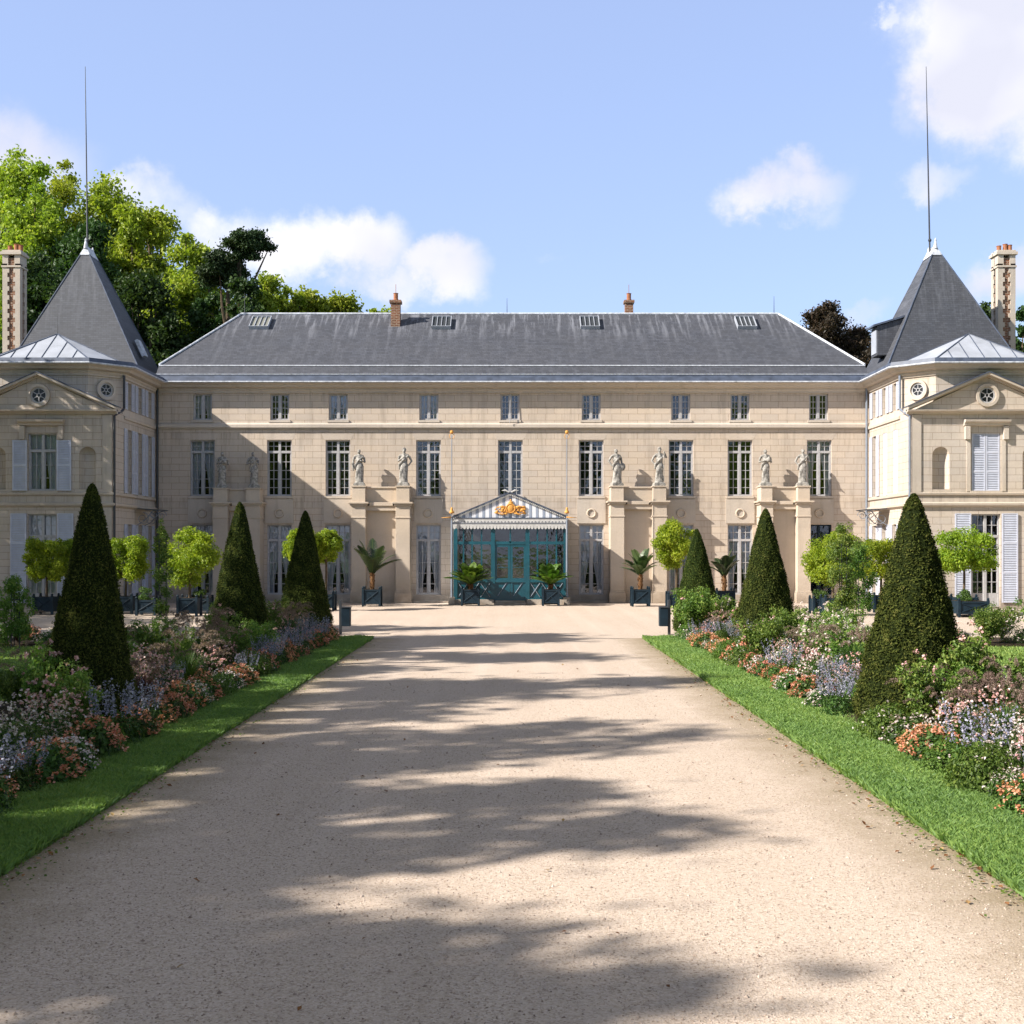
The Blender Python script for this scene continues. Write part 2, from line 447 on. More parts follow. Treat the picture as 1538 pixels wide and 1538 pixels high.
def mat_gravel(name, edge=True):
    m, nt, N, L = mat_new(name)
    g = N('ShaderNodeNewGeometry'); pos = g.outputs['Position']
    sp = N('ShaderNodeSeparateXYZ'); L(pos, sp.inputs[0])
    vo = N('ShaderNodeTexVoronoi'); vo.inputs['Scale'].default_value = 85.0; L(pos, vo.inputs['Vector'])
    hs = N('ShaderNodeSeparateColor'); L(vo.outputs['Color'], hs.inputs[0])
    base = ramp(N, L, hs.outputs[0], [(0.0, (0.16, 0.11, 0.075)), (0.10, (0.36, 0.28, 0.21)), (0.35, (0.54, 0.44, 0.345)),
                                      (0.7, (0.55, 0.45, 0.37)), (0.9, (0.67, 0.57, 0.48)), (1.0, (0.36, 0.30, 0.26))])
    v2 = N('ShaderNodeTexVoronoi'); v2.inputs['Scale'].default_value = 24.0; L(pos, v2.inputs['Vector'])
    s2 = N('ShaderNodeSeparateColor'); L(v2.outputs['Color'], s2.inputs[0])
    dark = math_(N, L, 'MULTIPLY', math_(N, L, 'GREATER_THAN', s2.outputs[1], 0.88), math_(N, L, 'LESS_THAN', v2.outputs['Distance'], mapr(N, L, s2.outputs[2], 0, 1, 0.06, 0.24)))
    c = mixc(N, L, math_(N, L, 'MULTIPLY', dark, 0.5), base, (0.19, 0.15, 0.125))
    sand = noise(N, L, pos, 1.4, 5)
    c = mixc(N, L, mapr(N, L, sand, 0.3, 0.72, 0.20, 0.52), c, (0.505, 0.410, 0.335))
    big = noise(N, L, scaled(N, L, pos, (0.6, 0.22, 1)), 1.0, 5, 0.6)
    c = mixc(N, L, mapr(N, L, big, 0.42, 0.75, 0, 0.30), c, (0.38, 0.30, 0.235))
    trk = noise(N, L, scaled(N, L, pos, (1.9, 0.06, 1)), 1.0, 4, 0.55)      # worn strips along the drive
    c = mixc(N, L, mapr(N, L, trk, 0.50, 0.72, 0, 0.30), c, (0.40, 0.32, 0.25))
    c = mixc(N, L, mapr(N, L, trk, 0.30, 0.46, 0.35, 0), c, (0.61, 0.51, 0.43))
    md = noise(N, L, pos, 26.0, 5, 0.75)
    c = mixc(N, L, mapr(N, L, md, 0.50, 0.68, 0, 0.42), c, (0.30, 0.235, 0.185))
    c = mixc(N, L, mapr(N, L, md, 0.32, 0.45, 0.35, 0), c, (0.70, 0.60, 0.51))
    if edge:
        ax = math_(N, L, 'ABSOLUTE', math_(N, L, 'ADD', sp.outputs[0], 0.10))
        wob = noise(N, L, pos, 1.6, 5, 0.7)
        ax = math_(N, L, 'ADD', ax, mapr(N, L, wob, 0.2, 0.8, -0.35, 0.35))
        inpath = math_(N, L, 'LESS_THAN', sp.outputs[1], 31.4)
        k = math_(N, L, 'MULTIPLY', mapr(N, L, ax, 2.45, 3.42, 0, 0.80), inpath)
        c = mixc(N, L, k, c, (0.20, 0.155, 0.085))
    h = math_(N, L, 'ADD', vo.outputs['Distance'], math_(N, L, 'MULTIPLY', noise(N, L, pos, 9, 6, 0.7), 0.8))
    finish(N, L, nt, c, 0.95, 0.12, h, 0.40, 0.009)
    return m
def mat_soil(name):
    m, nt, N, L = mat_new(name)
    g = N('ShaderNodeNewGeometry'); n = noise(N, L, g.outputs['Position'], 14, 7, 0.7)
    c = ramp(N, L, n, [(0.3, (0.018, 0.014, 0.010)), (0.6, (0.06, 0.045, 0.03)), (0.8, (0.10, 0.08, 0.055))])
    finish(N, L, nt, c, 0.95, 0.1, n, 0.8, 0.05); return m
def mat_lawn(name):
    m, nt, N, L = mat_new(name)
    g = N('ShaderNodeNewGeometry'); pos = g.outputs['Position']
    n = noise(N, L, pos, 1.1, 6, 0.6); f = noise(N, L, pos, 60, 4, 0.7)
    c = ramp(N, L, n, [(0.3, (0.10, 0.17, 0.032)), (0.55, (0.16, 0.24, 0.045)), (0.75, (0.25, 0.30, 0.08))])
    c = mixc(N, L, mapr(N, L, f, 0.35, 0.7, 0, 0.6), c, (0.035, 0.07, 0.015))
    finish(N, L, nt, c, 0.9, 0.1, f, 0.9, 0.04); return m
def mat_glass(name, tint=(0.03, 0.035, 0.045)):
    m, nt, N, L = mat_new(name)
    g = N('ShaderNodeTexCoord')
    gl = N('ShaderNodeBsdfGlossy'); gl.inputs['Roughness'].default_value = 0.04
    gl.inputs['Color'].default_value = (0.85, 0.9, 1.0, 1)
    b = N('ShaderNodeBump'); b.inputs['Strength'].default_value = 0.10; b.inputs['Distance'].default_value = 0.05
    L(noise(N, L, g.outputs['Object'], 2.3, 2), b.inputs['Height']); L(b.outputs[0], gl.inputs['Normal'])
    tr = N('ShaderNodeBsdfTransparent'); tr.inputs['Color'].default_value = (0.80, 0.84, 0.86, 1)
    fr = N('ShaderNodeFresnel'); fr.inputs['IOR'].default_value = 1.5
    mx = N('ShaderNodeMixShader'); L(mapr(N, L, fr.outputs[0], 0, 1, 0.07, 1.0), mx.inputs[0])
    L(tr.outputs[0], mx.inputs[1]); L(gl.outputs[0], mx.inputs[2])
    o = N('ShaderNodeOutputMaterial'); L(mx.outputs[0], o.inputs[0]); return m
def mat_brick(name):
    m, nt, N, L = mat_new(name)
    g, sp, uv = wall_uv(N, L)
    br = N('ShaderNodeTexBrick'); L(uv, br.inputs['Vector']); br.inputs['Scale'].default_value = 1.0
    br.inputs['Brick Width'].default_value = 0.22; br.inputs['Row Height'].default_value = 0.075; br.inputs['Mortar Size'].default_value = 0.010
    br.inputs['Color1'].default_value = (0.22, 0.085, 0.045, 1); br.inputs['Color2'].default_value = (0.13, 0.058, 0.036, 1)
    br.inputs['Mortar'].default_value = (0.35, 0.29, 0.22, 1)
    n = noise(N, L, g.outputs['Position'], 3, 5)
    c = mixc(N, L, mapr(N, L, n, 0.4, 0.8, 0, 0.5), br.outputs['Color'], (0.12, 0.075, 0.05))
    finish(N, L, nt, c, 0.9, 0.1, br.outputs['Fac'], -0.3, 0.01); return m
def mat_stripes(name):
    m, nt, N, L = mat_new(name)
    g = N('ShaderNodeNewGeometry'); sp = N('ShaderNodeSeparateXYZ'); L(g.outputs['Position'], sp.inputs[0])
    f = math_(N, L, 'FRACT', math_(N, L, 'MULTIPLY', sp.outputs[0], 1 / 0.27))
    k = math_(N, L, 'GREATER_THAN', f, 0.56)
    k2 = math_(N, L, 'GREATER_THAN', f, 0.93)
    c = mixc(N, L, k, (0.70, 0.71, 0.74), (0.27, 0.31, 0.39)); c = mixc(N, L, k2, c, (0.05, 0.07, 0.10))
    n = noise(N, L, g.outputs['Position'], 4, 4)
    c = mixc(N, L, mapr(N, L, n, 0.4, 0.8, 0, 0.3), c, (0.35, 0.34, 0.33))
    finish(N, L, nt, c, 0.6, 0.3); return m

LIME = (0.54, 0.460, 0.382)
M = dict(
    wall=mat_ashlar('limestone_ashlar', LIME),
    wing=mat_ashlar('wing_limestone', (0.51, 0.45, 0.39)),
    trim=mat_ashlar('dressed_stone', (0.52, 0.455, 0.385), joint=False, dirt=0.9),
    pier=mat_ashlar('pier_stone', (0.54, 0.455, 0.365), joint=False, dirt=0.5),
    slate=mat_slate('slate', (0.064, 0.068, 0.082), 0.55),
    slate2=mat_slate('pyramid_slate', (0.064, 0.068, 0.080), 0.12),
    lead=simple('lead_dark', (0.065, 0.080, 0.115), 0.5, 0.4, 0.0, 0.35, 3),
    zinc=simple('zinc_pale', (0.33, 0.35, 0.39), 0.45, 0.5, 0.0, 0.15, 1.5),
    leadwhite=simple('lead_flashing', (0.48, 0.50, 0.54), 0.6, 0.3, 0.0, 0.35, 7),
    lintel=mat_ashlar('lintel_stone', LIME, joint=False),
    frame=simple('painted_window_wood', (0.38, 0.37, 0.37), 0.5, 0.35, 0, 0.12, 9),
    shutter=simple('shutter_paint', (0.50, 0.52, 0.60), 0.5, 0.3, 0, 0.08, 4),
    glass=mat_glass('window_glass'),
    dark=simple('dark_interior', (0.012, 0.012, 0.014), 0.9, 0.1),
    curtain=simple('curtain_cloth', (0.55, 0.54, 0.56), 0.9, 0.05, 0, 0.1, 12),
    brick=mat_brick('chimney_brick'),
    terracotta=simple('terracotta', (0.30, 0.125, 0.065), 0.8, 0.2),
    teal=simple('teal_paint', (0.007, 0.070, 0.095), 0.35, 0.5, 0, 0.2, 3),
    tealdk=simple('tub_paint', (0.007, 0.019, 0.030), 0.6, 0.25, 0, 0.3, 4),
    gold=simple('gilding', (0.62, 0.30, 0.07), 0.6, 0.3, 0.1, 0.25, 20),
    awning=mat_stripes('awning_stripe'),
    valance=simple('valance_cloth', (0.50, 0.49, 0.47), 0.8, 0.1, 0, 0.12, 8),
    statue=simple('weathered_marble', (0.28, 0.265, 0.24), 0.9, 0.1, 0, 0.62, 9),
    iron=simple('dark_iron', (0.03, 0.033, 0.038), 0.5, 0.5),
    steel=simple('grey_steel', (0.22, 0.25, 0.30), 0.45, 0.5, 0.3),
    gravel=mat_gravel('gravel'), soil=mat_soil('soil'), lawn=mat_lawn('lawn'),
    bark=simple('bark', (0.10, 0.075, 0.05), 0.95, 0.1, 0, 0.4, 8),
    palmbark=simple('palm_bark', (0.12, 0.062, 0.028), 0.9, 0.1, 0, 0.45, 14),
    stem=simple('plant_stem', (0.07, 0.10, 0.03), 0.8, 0.2),
    pebble=simple('pebble', (0.30, 0.24, 0.19), 0.9, 0.15, 0, 0.4, 40),
)
# ------------------------------------------------------------------ ground
def sheet(name, pts, z, mat, kind='structure', sub=0):
    b = MB(); b.poly([(x, y, z) for x, y in pts]); o = b.build(name, mat); tag(o, kind=kind); return o
PL, PR = -3.47, 3.27          # path edges
EDGE = 31.3                   # where the borders end and the court begins
sheet('ground', [(-600, -300), (600, -300), (600, 1500), (-600, 1500)], -0.02, M['lawn'])
sheet('courtyard', [(-40, EDGE - 0.6), (40, EDGE - 0.6), (40, 56), (-40, 56)], -0.006, M['gravel'])
sheet('path', [(PL - 0.3, -30), (PR + 0.3, -30), (PR + 0.3, EDGE + 0.3), (PL - 0.3, EDGE + 0.3)], 0.0, M['gravel'])

# ------------------------------------------------------------------ the chateau
YF = 52.92; S = 0.028
YW = 47.2; YA = 47.5
def X(px): return (px - 768.5) * S
def Z(py): return CAMZ + (826 - py) * S
SW = YW / 1890.0
def ZW(py): return CAMZ + (826 - py) * SW
ZT = 9.2                      # top of the walls
CH = empty('chateau', (0, YF, 0), 'long pale limestone chateau with grey slate roofs and two projecting wings', 'chateau')

def wall_cells(mb, u0, u1, z0, z1, ops, P, rev=0.24):
    us = sorted({u0, u1} | {o[0] for o in ops} | {o[1] for o in ops})
    zs = sorted({z0, z1} | {o[2] for o in ops} | {o[3] for o in ops})
    for i in range(len(us) - 1):
        # merge vertically where possible
        for j in range(len(zs) - 1):
            cu = (us[i] + us[i + 1]) / 2; cz = (zs[j] + zs[j + 1]) / 2
            if any(o[0] < cu < o[1] and o[2] < cz < o[3] for o in ops): continue
            mb.quad(P(us[i], 0, zs[j]), P(us[i + 1], 0, zs[j]), P(us[i + 1], 0, zs[j + 1]), P(us[i], 0, zs[j + 1]))
    for a, b, c, d in [o[:4] for o in ops]:
        mb.quad(P(a, 0, c), P(a, rev, c), P(a, rev, d), P(a, 0, d)); mb.quad(P(b, 0, c), P(b, 0, d), P(b, rev, d), P(b, rev, c))
        mb.quad(P(a, 0, d), P(a, rev, d), P(b, rev, d), P(b, 0, d)); mb.quad(P(a, 0, c), P(b, 0, c), P(b, rev, c), P(a, rev, c))
PF = lambda u, d, z: (u, YF + d, z)                       # main front
PWF = lambda u, d, z: (u, YW + d, z)                      # wing fronts
def PSIDE(sx):                                            # inner sides of the wings
    return (lambda u, d, z: (sx * (15.0 + d), u, z))

def pbox(mb, P, u0, u1, d0, d1, z0, z1):
    """box in wall coordinates; d negative is proud of the wall"""
    mb.hexa([P(u0, d0, z0), P(u1, d0, z0), P(u1, d1, z0), P(u0, d1, z0), P(u0, d0, z1), P(u1, d0, z1), P(u1, d1, z1), P(u0, d1, z1)])

rngw = random.Random(4)
def window(P, u0, u1, z0, z1, rows_top, rows_bot, split, curtain=None, cols=2, sill=True, mat_f=None, panel=0.0, name='window', door=False):
    """a two-leaf window: the panes are the part, frame / curtain / sill the sub-parts"""
    mat_f = mat_f or M['frame']
    g = MB(); D = 0.17
    g.quad(P(u0, D, z0), P(u1, D, z0), P(u1, D, z1), P(u0, D, z1))
    w = g.build(name, M['glass'], CH)
    f = MB(); fw = 0.055
    pbox(f, P, u0, u0 + fw, 0.10, 0.2, z0, z1); pbox(f, P, u1 - fw, u1, 0.10, 0.2, z0, z1)
    pbox(f, P, u0 + fw, u1 - fw, 0.10, 0.2, z1 - fw, z1); pbox(f, P, u0 + fw, u1 - fw, 0.10, 0.2, z0, z0 + fw * 1.3)
    um = (u0 + u1) / 2
    pbox(f, P, um - 0.05, um + 0.05, 0.09, 0.195, z0 + fw * 1.3, z1 - fw)
    zs = z1 - (z1 - z0) * split if split else z1
    if split: pbox(f, P, u0 + fw, u1 - fw, 0.095, 0.19, zs - 0.05, zs + 0.05)
    t = 0.0125
    zb = z0 + panel
    if panel:
        pbox(f, P, u0 + fw, um - 0.05, 0.13, 0.165, z0 + fw, zb); pbox(f, P, um + 0.05, u1 - fw, 0.13, 0.165, z0 + fw, zb)
    for a, b in ((u0 + fw, um - 0.05), (um + 0.05, u1 - fw)):
        pbox(f, P, a, a + 0.03, 0.12, 0.175, zb, zs - 0.05); pbox(f, P, b - 0.03, b, 0.12, 0.175, zb, zs - 0.05)
        for k in range(1, cols):
            u = a + (b - a) * k / cols
            pbox(f, P, u - t, u + t, 0.135, 0.172, zb, z1 - fw)
        for k in range(1, rows_bot):
            z = zb + (zs - 0.05 - zb) * k / rows_bot
            pbox(f, P, a, b, 0.137, 0.1735, z - t, z + t)
        if split:
            for k in range(1, rows_top):
                z = zs + (z1 - zs) * k / rows_top
                pbox(f, P, a, b, 0.137, 0.1735, z - t, z + t)
    f.build('frame', mat_f, w)
    if curtain:
        c = MB(); n = 26
        gap, top = curtain                      # half width of the parting at the bottom, height where it starts
        for side in (-1, 1):
            prev = None
            cols_ = []
            for i in range(n + 1):
                s_ = i / n
                zz = z1 - 0.03 - (z1 - z0 - 0.05) * s_
                q = max(0.0, (s_ - top) / (1 - top)) if top < 1 else 0
                inner = gap * (q ** 0.85) * (1.0 if q < 0.72 else 1.0 - 0.25 * (q - 0.72) / 0.28)
                ue = u0 if side < 0 else u1
                ui = um + side * (0.015 + inner)
                row = []
                for k in range(9):
                    uu = ue + (ui - ue) * k / 8
                    row.append(P(uu, 0.26 + 0.007 * math.sin(k * 2.4 + i * 0.05), zz))
                cols_.append(row)
            for i in range(n):
                for k in range(8):
                    c.quad(cols_[i][k], cols_[i][k + 1], cols_[i + 1][k + 1], cols_[i + 1][k])
        c.build('curtain', M['curtain'], w, smooth=True)
    if sill:
        s_ = MB(); pbox(s_, P, u0 - 0.06, u1 + 0.06, -0.05, 0.098, z0 - 0.10, z0 - 0.002); s_.build('sill', M['trim'], w)
    return w

def louvred_shutter(P, u0, u1, z0, z1, name='shutter', d=-0.03, panels=3, label=None):
    b = MB(); t = 0.05
    pbox(b, P, u0, u0 + t, d - 0.035, d, z0, z1); pbox(b, P, u1 - t, u1, d - 0.035, d, z0, z1)
    hs = [z0 + (z1 - z0) * k / panels for k in range(panels + 1)]
    for h in hs:
        a = max(z0, h - 0.035); c = min(z1, h + 0.035)
        pbox(b, P, u0 + t, u1 - t, d - 0.034, d - 0.001, a, c)
    for i in range(panels):
        a = hs[i] + 0.035; c = hs[i + 1] - 0.035; n = max(3, int((c - a) / 0.062))
        for k in range(n):
            z = a + (c - a) * (k + 0.5) / n
            P0 = [P(u0 + t, d - 0.030, z - 0.028), P(u1 - t, d - 0.030, z - 0.028), P(u1 - t, d - 0.004, z + 0.020), P(u0 + t, d - 0.004, z + 0.020)]
            P1 = [P(u0 + t, d - 0.030, z - 0.018), P(u1 - t, d - 0.030, z - 0.018), P(u1 - t, d - 0.004, z + 0.030), P(u0 + t, d - 0.004, z + 0.030)]
            b.hexa(P0 + P1)
    o = b.build(name, M['shutter'], CH)
    return o

# --- main front openings
cx1 = [303.5, 419, 507, 643, 766, 887.5, 1022.5, 1111, 1230]
w1 = 36.5
att = [(X(c) - 0.40, X(c) + 0.40, Z(631), Z(592)) for c in [303.5, 419.5, 507.5, 643.5, 765.5, 887.5, 1022, 1111, 1229]]
fst = [(X(c) - 0.52, X(c) + 0.52, Z(745), Z(661)) for c in cx1]
grd = [(X(c) - 0.52, X(c) + 0.52, Z(893), Z(788)) for i, c in enumerate(cx1) if i != 4]
wm = MB(); wall_cells(wm, -15.0, 15.0, 0.0, ZT, att + fst + grd, PF)
wall_main = wm.build('wall', M['wall'], CH)
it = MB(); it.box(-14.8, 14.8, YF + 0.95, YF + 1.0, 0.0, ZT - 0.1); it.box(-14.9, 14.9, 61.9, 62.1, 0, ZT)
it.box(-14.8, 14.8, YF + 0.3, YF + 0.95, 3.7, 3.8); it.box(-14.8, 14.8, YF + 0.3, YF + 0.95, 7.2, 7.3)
it.build('dark_room_backing', M['dark'], CH)  # darkness of the rooms put into near-black sheets; rear wall included
for i, o in enumerate(att):
    window(PF, *o, 0, 4, 0, curtain=(0.20, 0.35) if i in (0, 3) else ((0.30, 0.0) if i == 2 else None))
for i, o in enumerate(fst):
    cu = (0.26, 0.3) if i == 0 else ((0.34, 0.05) if i == 8 else None)
    window(PF, *o, 2, 5, 0.21, curtain=cu)
for i, o in enumerate(grd):
    if i == 7:
        d = window(PF, *o, 2, 2, 0.24, mat_f=M['tealdk'], cols=1, name='door'); tag(d, 'dark blue glazed door')
        continue
    window(PF, *o, 2, 5, 0.22, curtain=(0.31, 0.42), panel=0.0)

# --- string course, plinth, aprons
b = MB()
for s_ in (-1,):
    b.sweep([(-15.0, YF), (15.0, YF)], [(0, Z(645)), (0.05, Z(645)), (0.05, Z(643)), (0.13, Z(642.5)), (0.13, Z(638)), (0.09, Z(637)), (0.0, Z(635))])
b.build('string_course', M['trim'], CH)
b = MB(); b.box(-14.99, 14.99, YF - 0.10, YF - 0.002, 0, 0.30)
b.box(-14.99, X(676), YF - 0.55, YF - 0.102, 0, 0.07); b.box(X(855), 14.99, YF - 0.55, YF - 0.102, 0, 0.07)
b.build('plinth', M['trim'], CH)
for i, c in enumerate(cx1):
    x = X(c); b = MB()
    b.box(x - 0.60, x + 0.60, YF - 0.045, YF - 0.002, Z(786), Z(750))
    ap = b.build('apron', M['trim'], CH)
    r = MB(); r.ring((x, YF - 0.06, Z(771)), 0.17, 0.035); r.ball((x, YF - 0.05, Z(771) - 0.17), 0.05, 6); r.build('wreath', M['pier'], ap, smooth=True)
    # flat arch above the first floor windows
    b = MB(); b.prism([(x - 0.56, YF - 0.004, Z(660)), (x + 0.56, YF - 0.004, Z(660)), (x + 0.70, YF - 0.004, Z(651)), (x - 0.70, YF - 0.004, Z(651))], (0, 0.003, 0))
    b.build('lintel', M['lintel'], CH)

# --- cornice, gutter, lead all round
path = [(-20.45, 53.4), (-20.45, 48.5), (-19.45, YA), (-16.0, YA), (-15.0, 48.5), (-15.0, YF), (15.0, YF), (15.0, 48.5), (16.0, YA), (19.6, YA), (20.6, 48.5), (20.6, 53.4)]
b = MB(); b.sweep(path, [(0.0, 8.80), (0.06, 8.80), (0.06, 8.86), (0.12, 8.92), (0.12, 8.98), (0.30, 9.02), (0.36, 9.10), (0.46, 9.15), (0.48, 9.17), (0.0, 9.17)])
b.build('cornice', M['trim'], CH, bevel=0)
mpath = [(-15.0, YF), (15.0, YF)]
b = MB(); b.sweep(path, [(0.0, 9.172), (0.54, 9.172), (0.57, 9.20), (0.56, 9.235), (0.0, 9.235)]); b.build('gutter_lip', M['leadwhite'], CH)
b = MB(); b.sweep(path, [(0.0, 9.237), (0.50, 9.237), (0.44, 9.40), (0.38, 9.41), (0.0, 9.41)]); b.build('gutter', M['lead'], CH)
b = MB(); b.sweep([(-14.95, YF + 0.05), (14.95, YF + 0.05)], [(0.0, 9.412), (0.36, 9.412), (0.30, 9.53), (0.0, 9.53)]); b.build('lead_apron', M['lead'], CH)
b = MB(); b.sweep([(-14.95, YF + 0.05), (14.95, YF + 0.05)], [(0.0, 9.532), (0.33, 9.532), (0.34, 9.575), (0.0, 9.575)])
b.sweep([(-14.9, YF + 0.22), (14.9, YF + 0.22)], [(0.0, 9.962), (0.07, 9.962), (0.07, 10.0), (0.0, 10.015)])
b.build('lead_flashing', M['leadwhite'], CH)

# --- main roof
def face(mb, *p): mb.poly(p)
RL, RRt, YR, ZR = -12.35, 12.17, 57.5, 12.97
b = MB()
b.quad((-14.93, YF - 0.14, 9.56), (14.93, YF - 0.14, 9.56), (14.90, YF + 0.20, 9.985), (-14.90, YF + 0.20, 9.985))
b.quad((-14.90, YF + 0.24, 10.0), (14.90, YF + 0.24, 10.0), (RRt, YR, ZR), (RL, YR, ZR))
b.quad((-14.9, 61.8, 10.0), (14.9, 61.8, 10.0), (RRt, YR, ZR), (RL, YR, ZR))
b.poly([(-14.9, YF + 0.24, 10.0), (RL, YR, ZR), (-14.9, 61.8, 10.0)]); b.poly([(14.9, YF + 0.24, 10.0), (RRt, YR, ZR), (14.9, 61.8, 10.0)])
b.box(-14.95, 14.95, 61.82, 62.0, 9.2, 10.0)
roof = b.build('roof', M['slate'], CH)
b = MB(); b.tube([(RL, YR, ZR + 0.02), (RRt, YR, ZR + 0.02)], 0.055, 8)
for e in ((RL, -14.9), (RRt, 14.9)):
    b.tube([(e[0], YR, ZR + 0.02), (e[1], YF + 0.24, 10.03)], 0.05, 8)
b.build('ridge_cap', M['leadwhite'], roof)
RK = (ZR - 10.0) / (YR - (YF + 0.24))
def roof_pt(px, py):
    k = (826 - py) / 1890.0
    y = (CAMZ - 10.0 + RK * (YF + 0.24)) / (RK - k)
    return F2X(px, y), y, CAMZ + k * y
for px in (391, 663, 885, 1119):
    x, y, z = roof_pt(px, 487); nrm = Vector((0, -RK, 1)).normalized(); up = Vector((0, 1, RK)).normalized()
    c = Vector((x, y, z)); r = Vector((1, 0, 0)); hw, hh = 0.40, 0.52
    def BX(mb, a0, a1, b0, b1, n0, n1):
        mb.hexa([tuple(c + r * a + up * b_ + nrm * n) for n in (n0, n1) for a, b_ in ((a0, b0), (a1, b0), (a1, b1), (a0, b1))])
    g = MB(); BX(g, -hw, hw, -hh, hh, 0.02, 0.10); sk = g.build('skylight', simple('skylight_glass' if px == 391 else 'skylight_dark', (0.20, 0.20, 0.17) if px == 391 else (0.04, 0.045, 0.05), 0.3, 0.4), CH)
    f = MB(); t = 0.03
    BX(f, -hw - t, -hw, -hh - t, hh + t, 0.0, 0.17); BX(f, hw, hw + t, -hh - t, hh + t, 0, 0.17); BX(f, -hw, hw, -hh - t, -hh, 0, 0.165); BX(f, -hw, hw, hh, hh + t, 0, 0.165)
    for k in (1, 2, 3): BX(f, -hw + 2 * hw * k / 4 - 0.012, -hw + 2 * hw * k / 4 + 0.012, -hh, hh, 0.10, 0.15)
    f.build('frame', M['zinc'], sk)
for px, w in ((594, 16), (944, 14)):
    y = 57.5 - (0.9 if px == 594 else -0.2); s = y / 1890; x = F2X(px, y); hw = w * s / 2
    zt = CAMZ + (826 - 452) * s; zb = zt - 1.3
    g = MB(); g.box(x - hw * 0.85, x + hw * 0.85, y - 0.22, y + 0.22, zb, zt - 0.12); g.box(x - hw * 1.1, x + hw * 1.1, y - 0.28, y + 0.28, zt - 0.12, zt)
    ch = g.build('chimney', M['brick'], CH)
    g = MB(); g.lathe((x, y, zt), [(0.13, 0), (0.10, 0.1), (0.10, 0.3), (0.12, 0.34)], 10); g.tube([(x, y, zt + 0.3), (x, y, zt + 0.75)], 0.012, 5); g.build('chimney_pot', M['terracotta'], ch)
for px, y0, y1, Y in ((367, 440, 472, 57.5), (761, 448, 472, 57.5), (1162, 445, 472, 57.5), (86, 474, 503, 49.3), (1458, 474, 500, 49.3)):
    s = Y / 1890; b = MB(); b.tube([(F2X(px, Y), Y, CAMZ + (826 - y1) * s), (F2X(px, Y), Y, CAMZ + (826 - y0) * s)], [0.018, 0.008], 5)
    b.build('lightning_rod', M['iron'], CH)

# --- pier porticos carrying the statues
groups = [(321, 400, (326, 348), (374, 396), 757), (526, 622.5, (531, 552), (596.5, 617.5), 757), (906.7, 1004, (914, 934.5), (976.6, 997.5), 755), (1131, 1211.5, (1136, 1154.5), (1190.5, 1210), 755)]
PED = []
for gi, (c0, c1, pa, pb, yc) in enumerate(groups):
    Yp = YF - 0.85; s = Yp / 1890.0 * 1.004
    XX = lambda p: (p - 768.5) * 0.028 * (0.985 if False else 1.0)
    b = MB(); zc = Z(yc)
    mid = (XX(c0) + XX(c1)) / 2
    for p in (pa, pb):
        x0, x1 = XX(p[0]), XX(p[1])
        b.box(x0, x1, YF - 0.85, YF, 0, zc - 0.10)                                   # shaft
        b.box(x0 - 0.05, x1 + 0.05, YF - 0.90, YF - 0.01, 0, 0.42)                     # base
        b.box(x0 - 0.025, x1 + 0.025, YF - 0.875, YF - 0.01, 0.42, 0.50)
        b.box(x0 - 0.025, x1 + 0.025, YF - 0.875, YF - 0.01, zc - 0.62, zc - 0.56)       # necking
    b.box(XX(pa[1]), XX(pb[0]), YF - 0.42, YF, 0, zc - 0.30)                          # recessed panel
    b.box(XX(pa[1]), XX(pb[0]), YF - 0.60, YF, zc - 0.30, zc - 0.10)
    o = b.build('portico', M['pier'], CH, bevel=0.008)
    b = MB()
    for p in (pa, pb):
        x0, x1 = XX(p[0]), XX(p[1])
        b.box(x0 - 0.06, x1 + 0.06, YF - 0.91, YF, zc - 0.10, zc - 0.02); b.box(x0 - 0.13, x1 + 0.13, YF - 0.98, YF, zc - 0.02, zc + 0.05)
    b.box(XX(pa[1]) + 0.13, XX(pb[0]) - 0.13, YF - 0.66, YF, zc - 0.10, zc + 0.048)
    b.build('entablature', M['pier'], o, bevel=0.01)
    b = MB(); zt = Z(731 if gi else 734)
    for p in (pa, pb):
        x0, x1 = XX(p[0]) + 0.02, XX(p[1]) - 0.02
        b.box(x0, x1, YF - 0.80, YF - 0.01, zc + 0.05, zt - 0.05); b.box(x0 - 0.04, x1 + 0.04, YF - 0.84, YF - 0.01, zt - 0.05, zt)
        PED.append(((x0 + x1) / 2, YF - 0.50, zt))
    b.box(XX(pa[1]) - 0.02, XX(pb[0]) + 0.02, YF - 0.45, YF - 0.01, zc + 0.05, zt - 0.09); b.box(XX(pa[1]) - 0.0, XX(pb[0]) + 0.0, YF - 0.50, YF - 0.01, zt - 0.09, zt - 0.02)
    b.build('parapet', M['pier'], o, bevel=0.008)

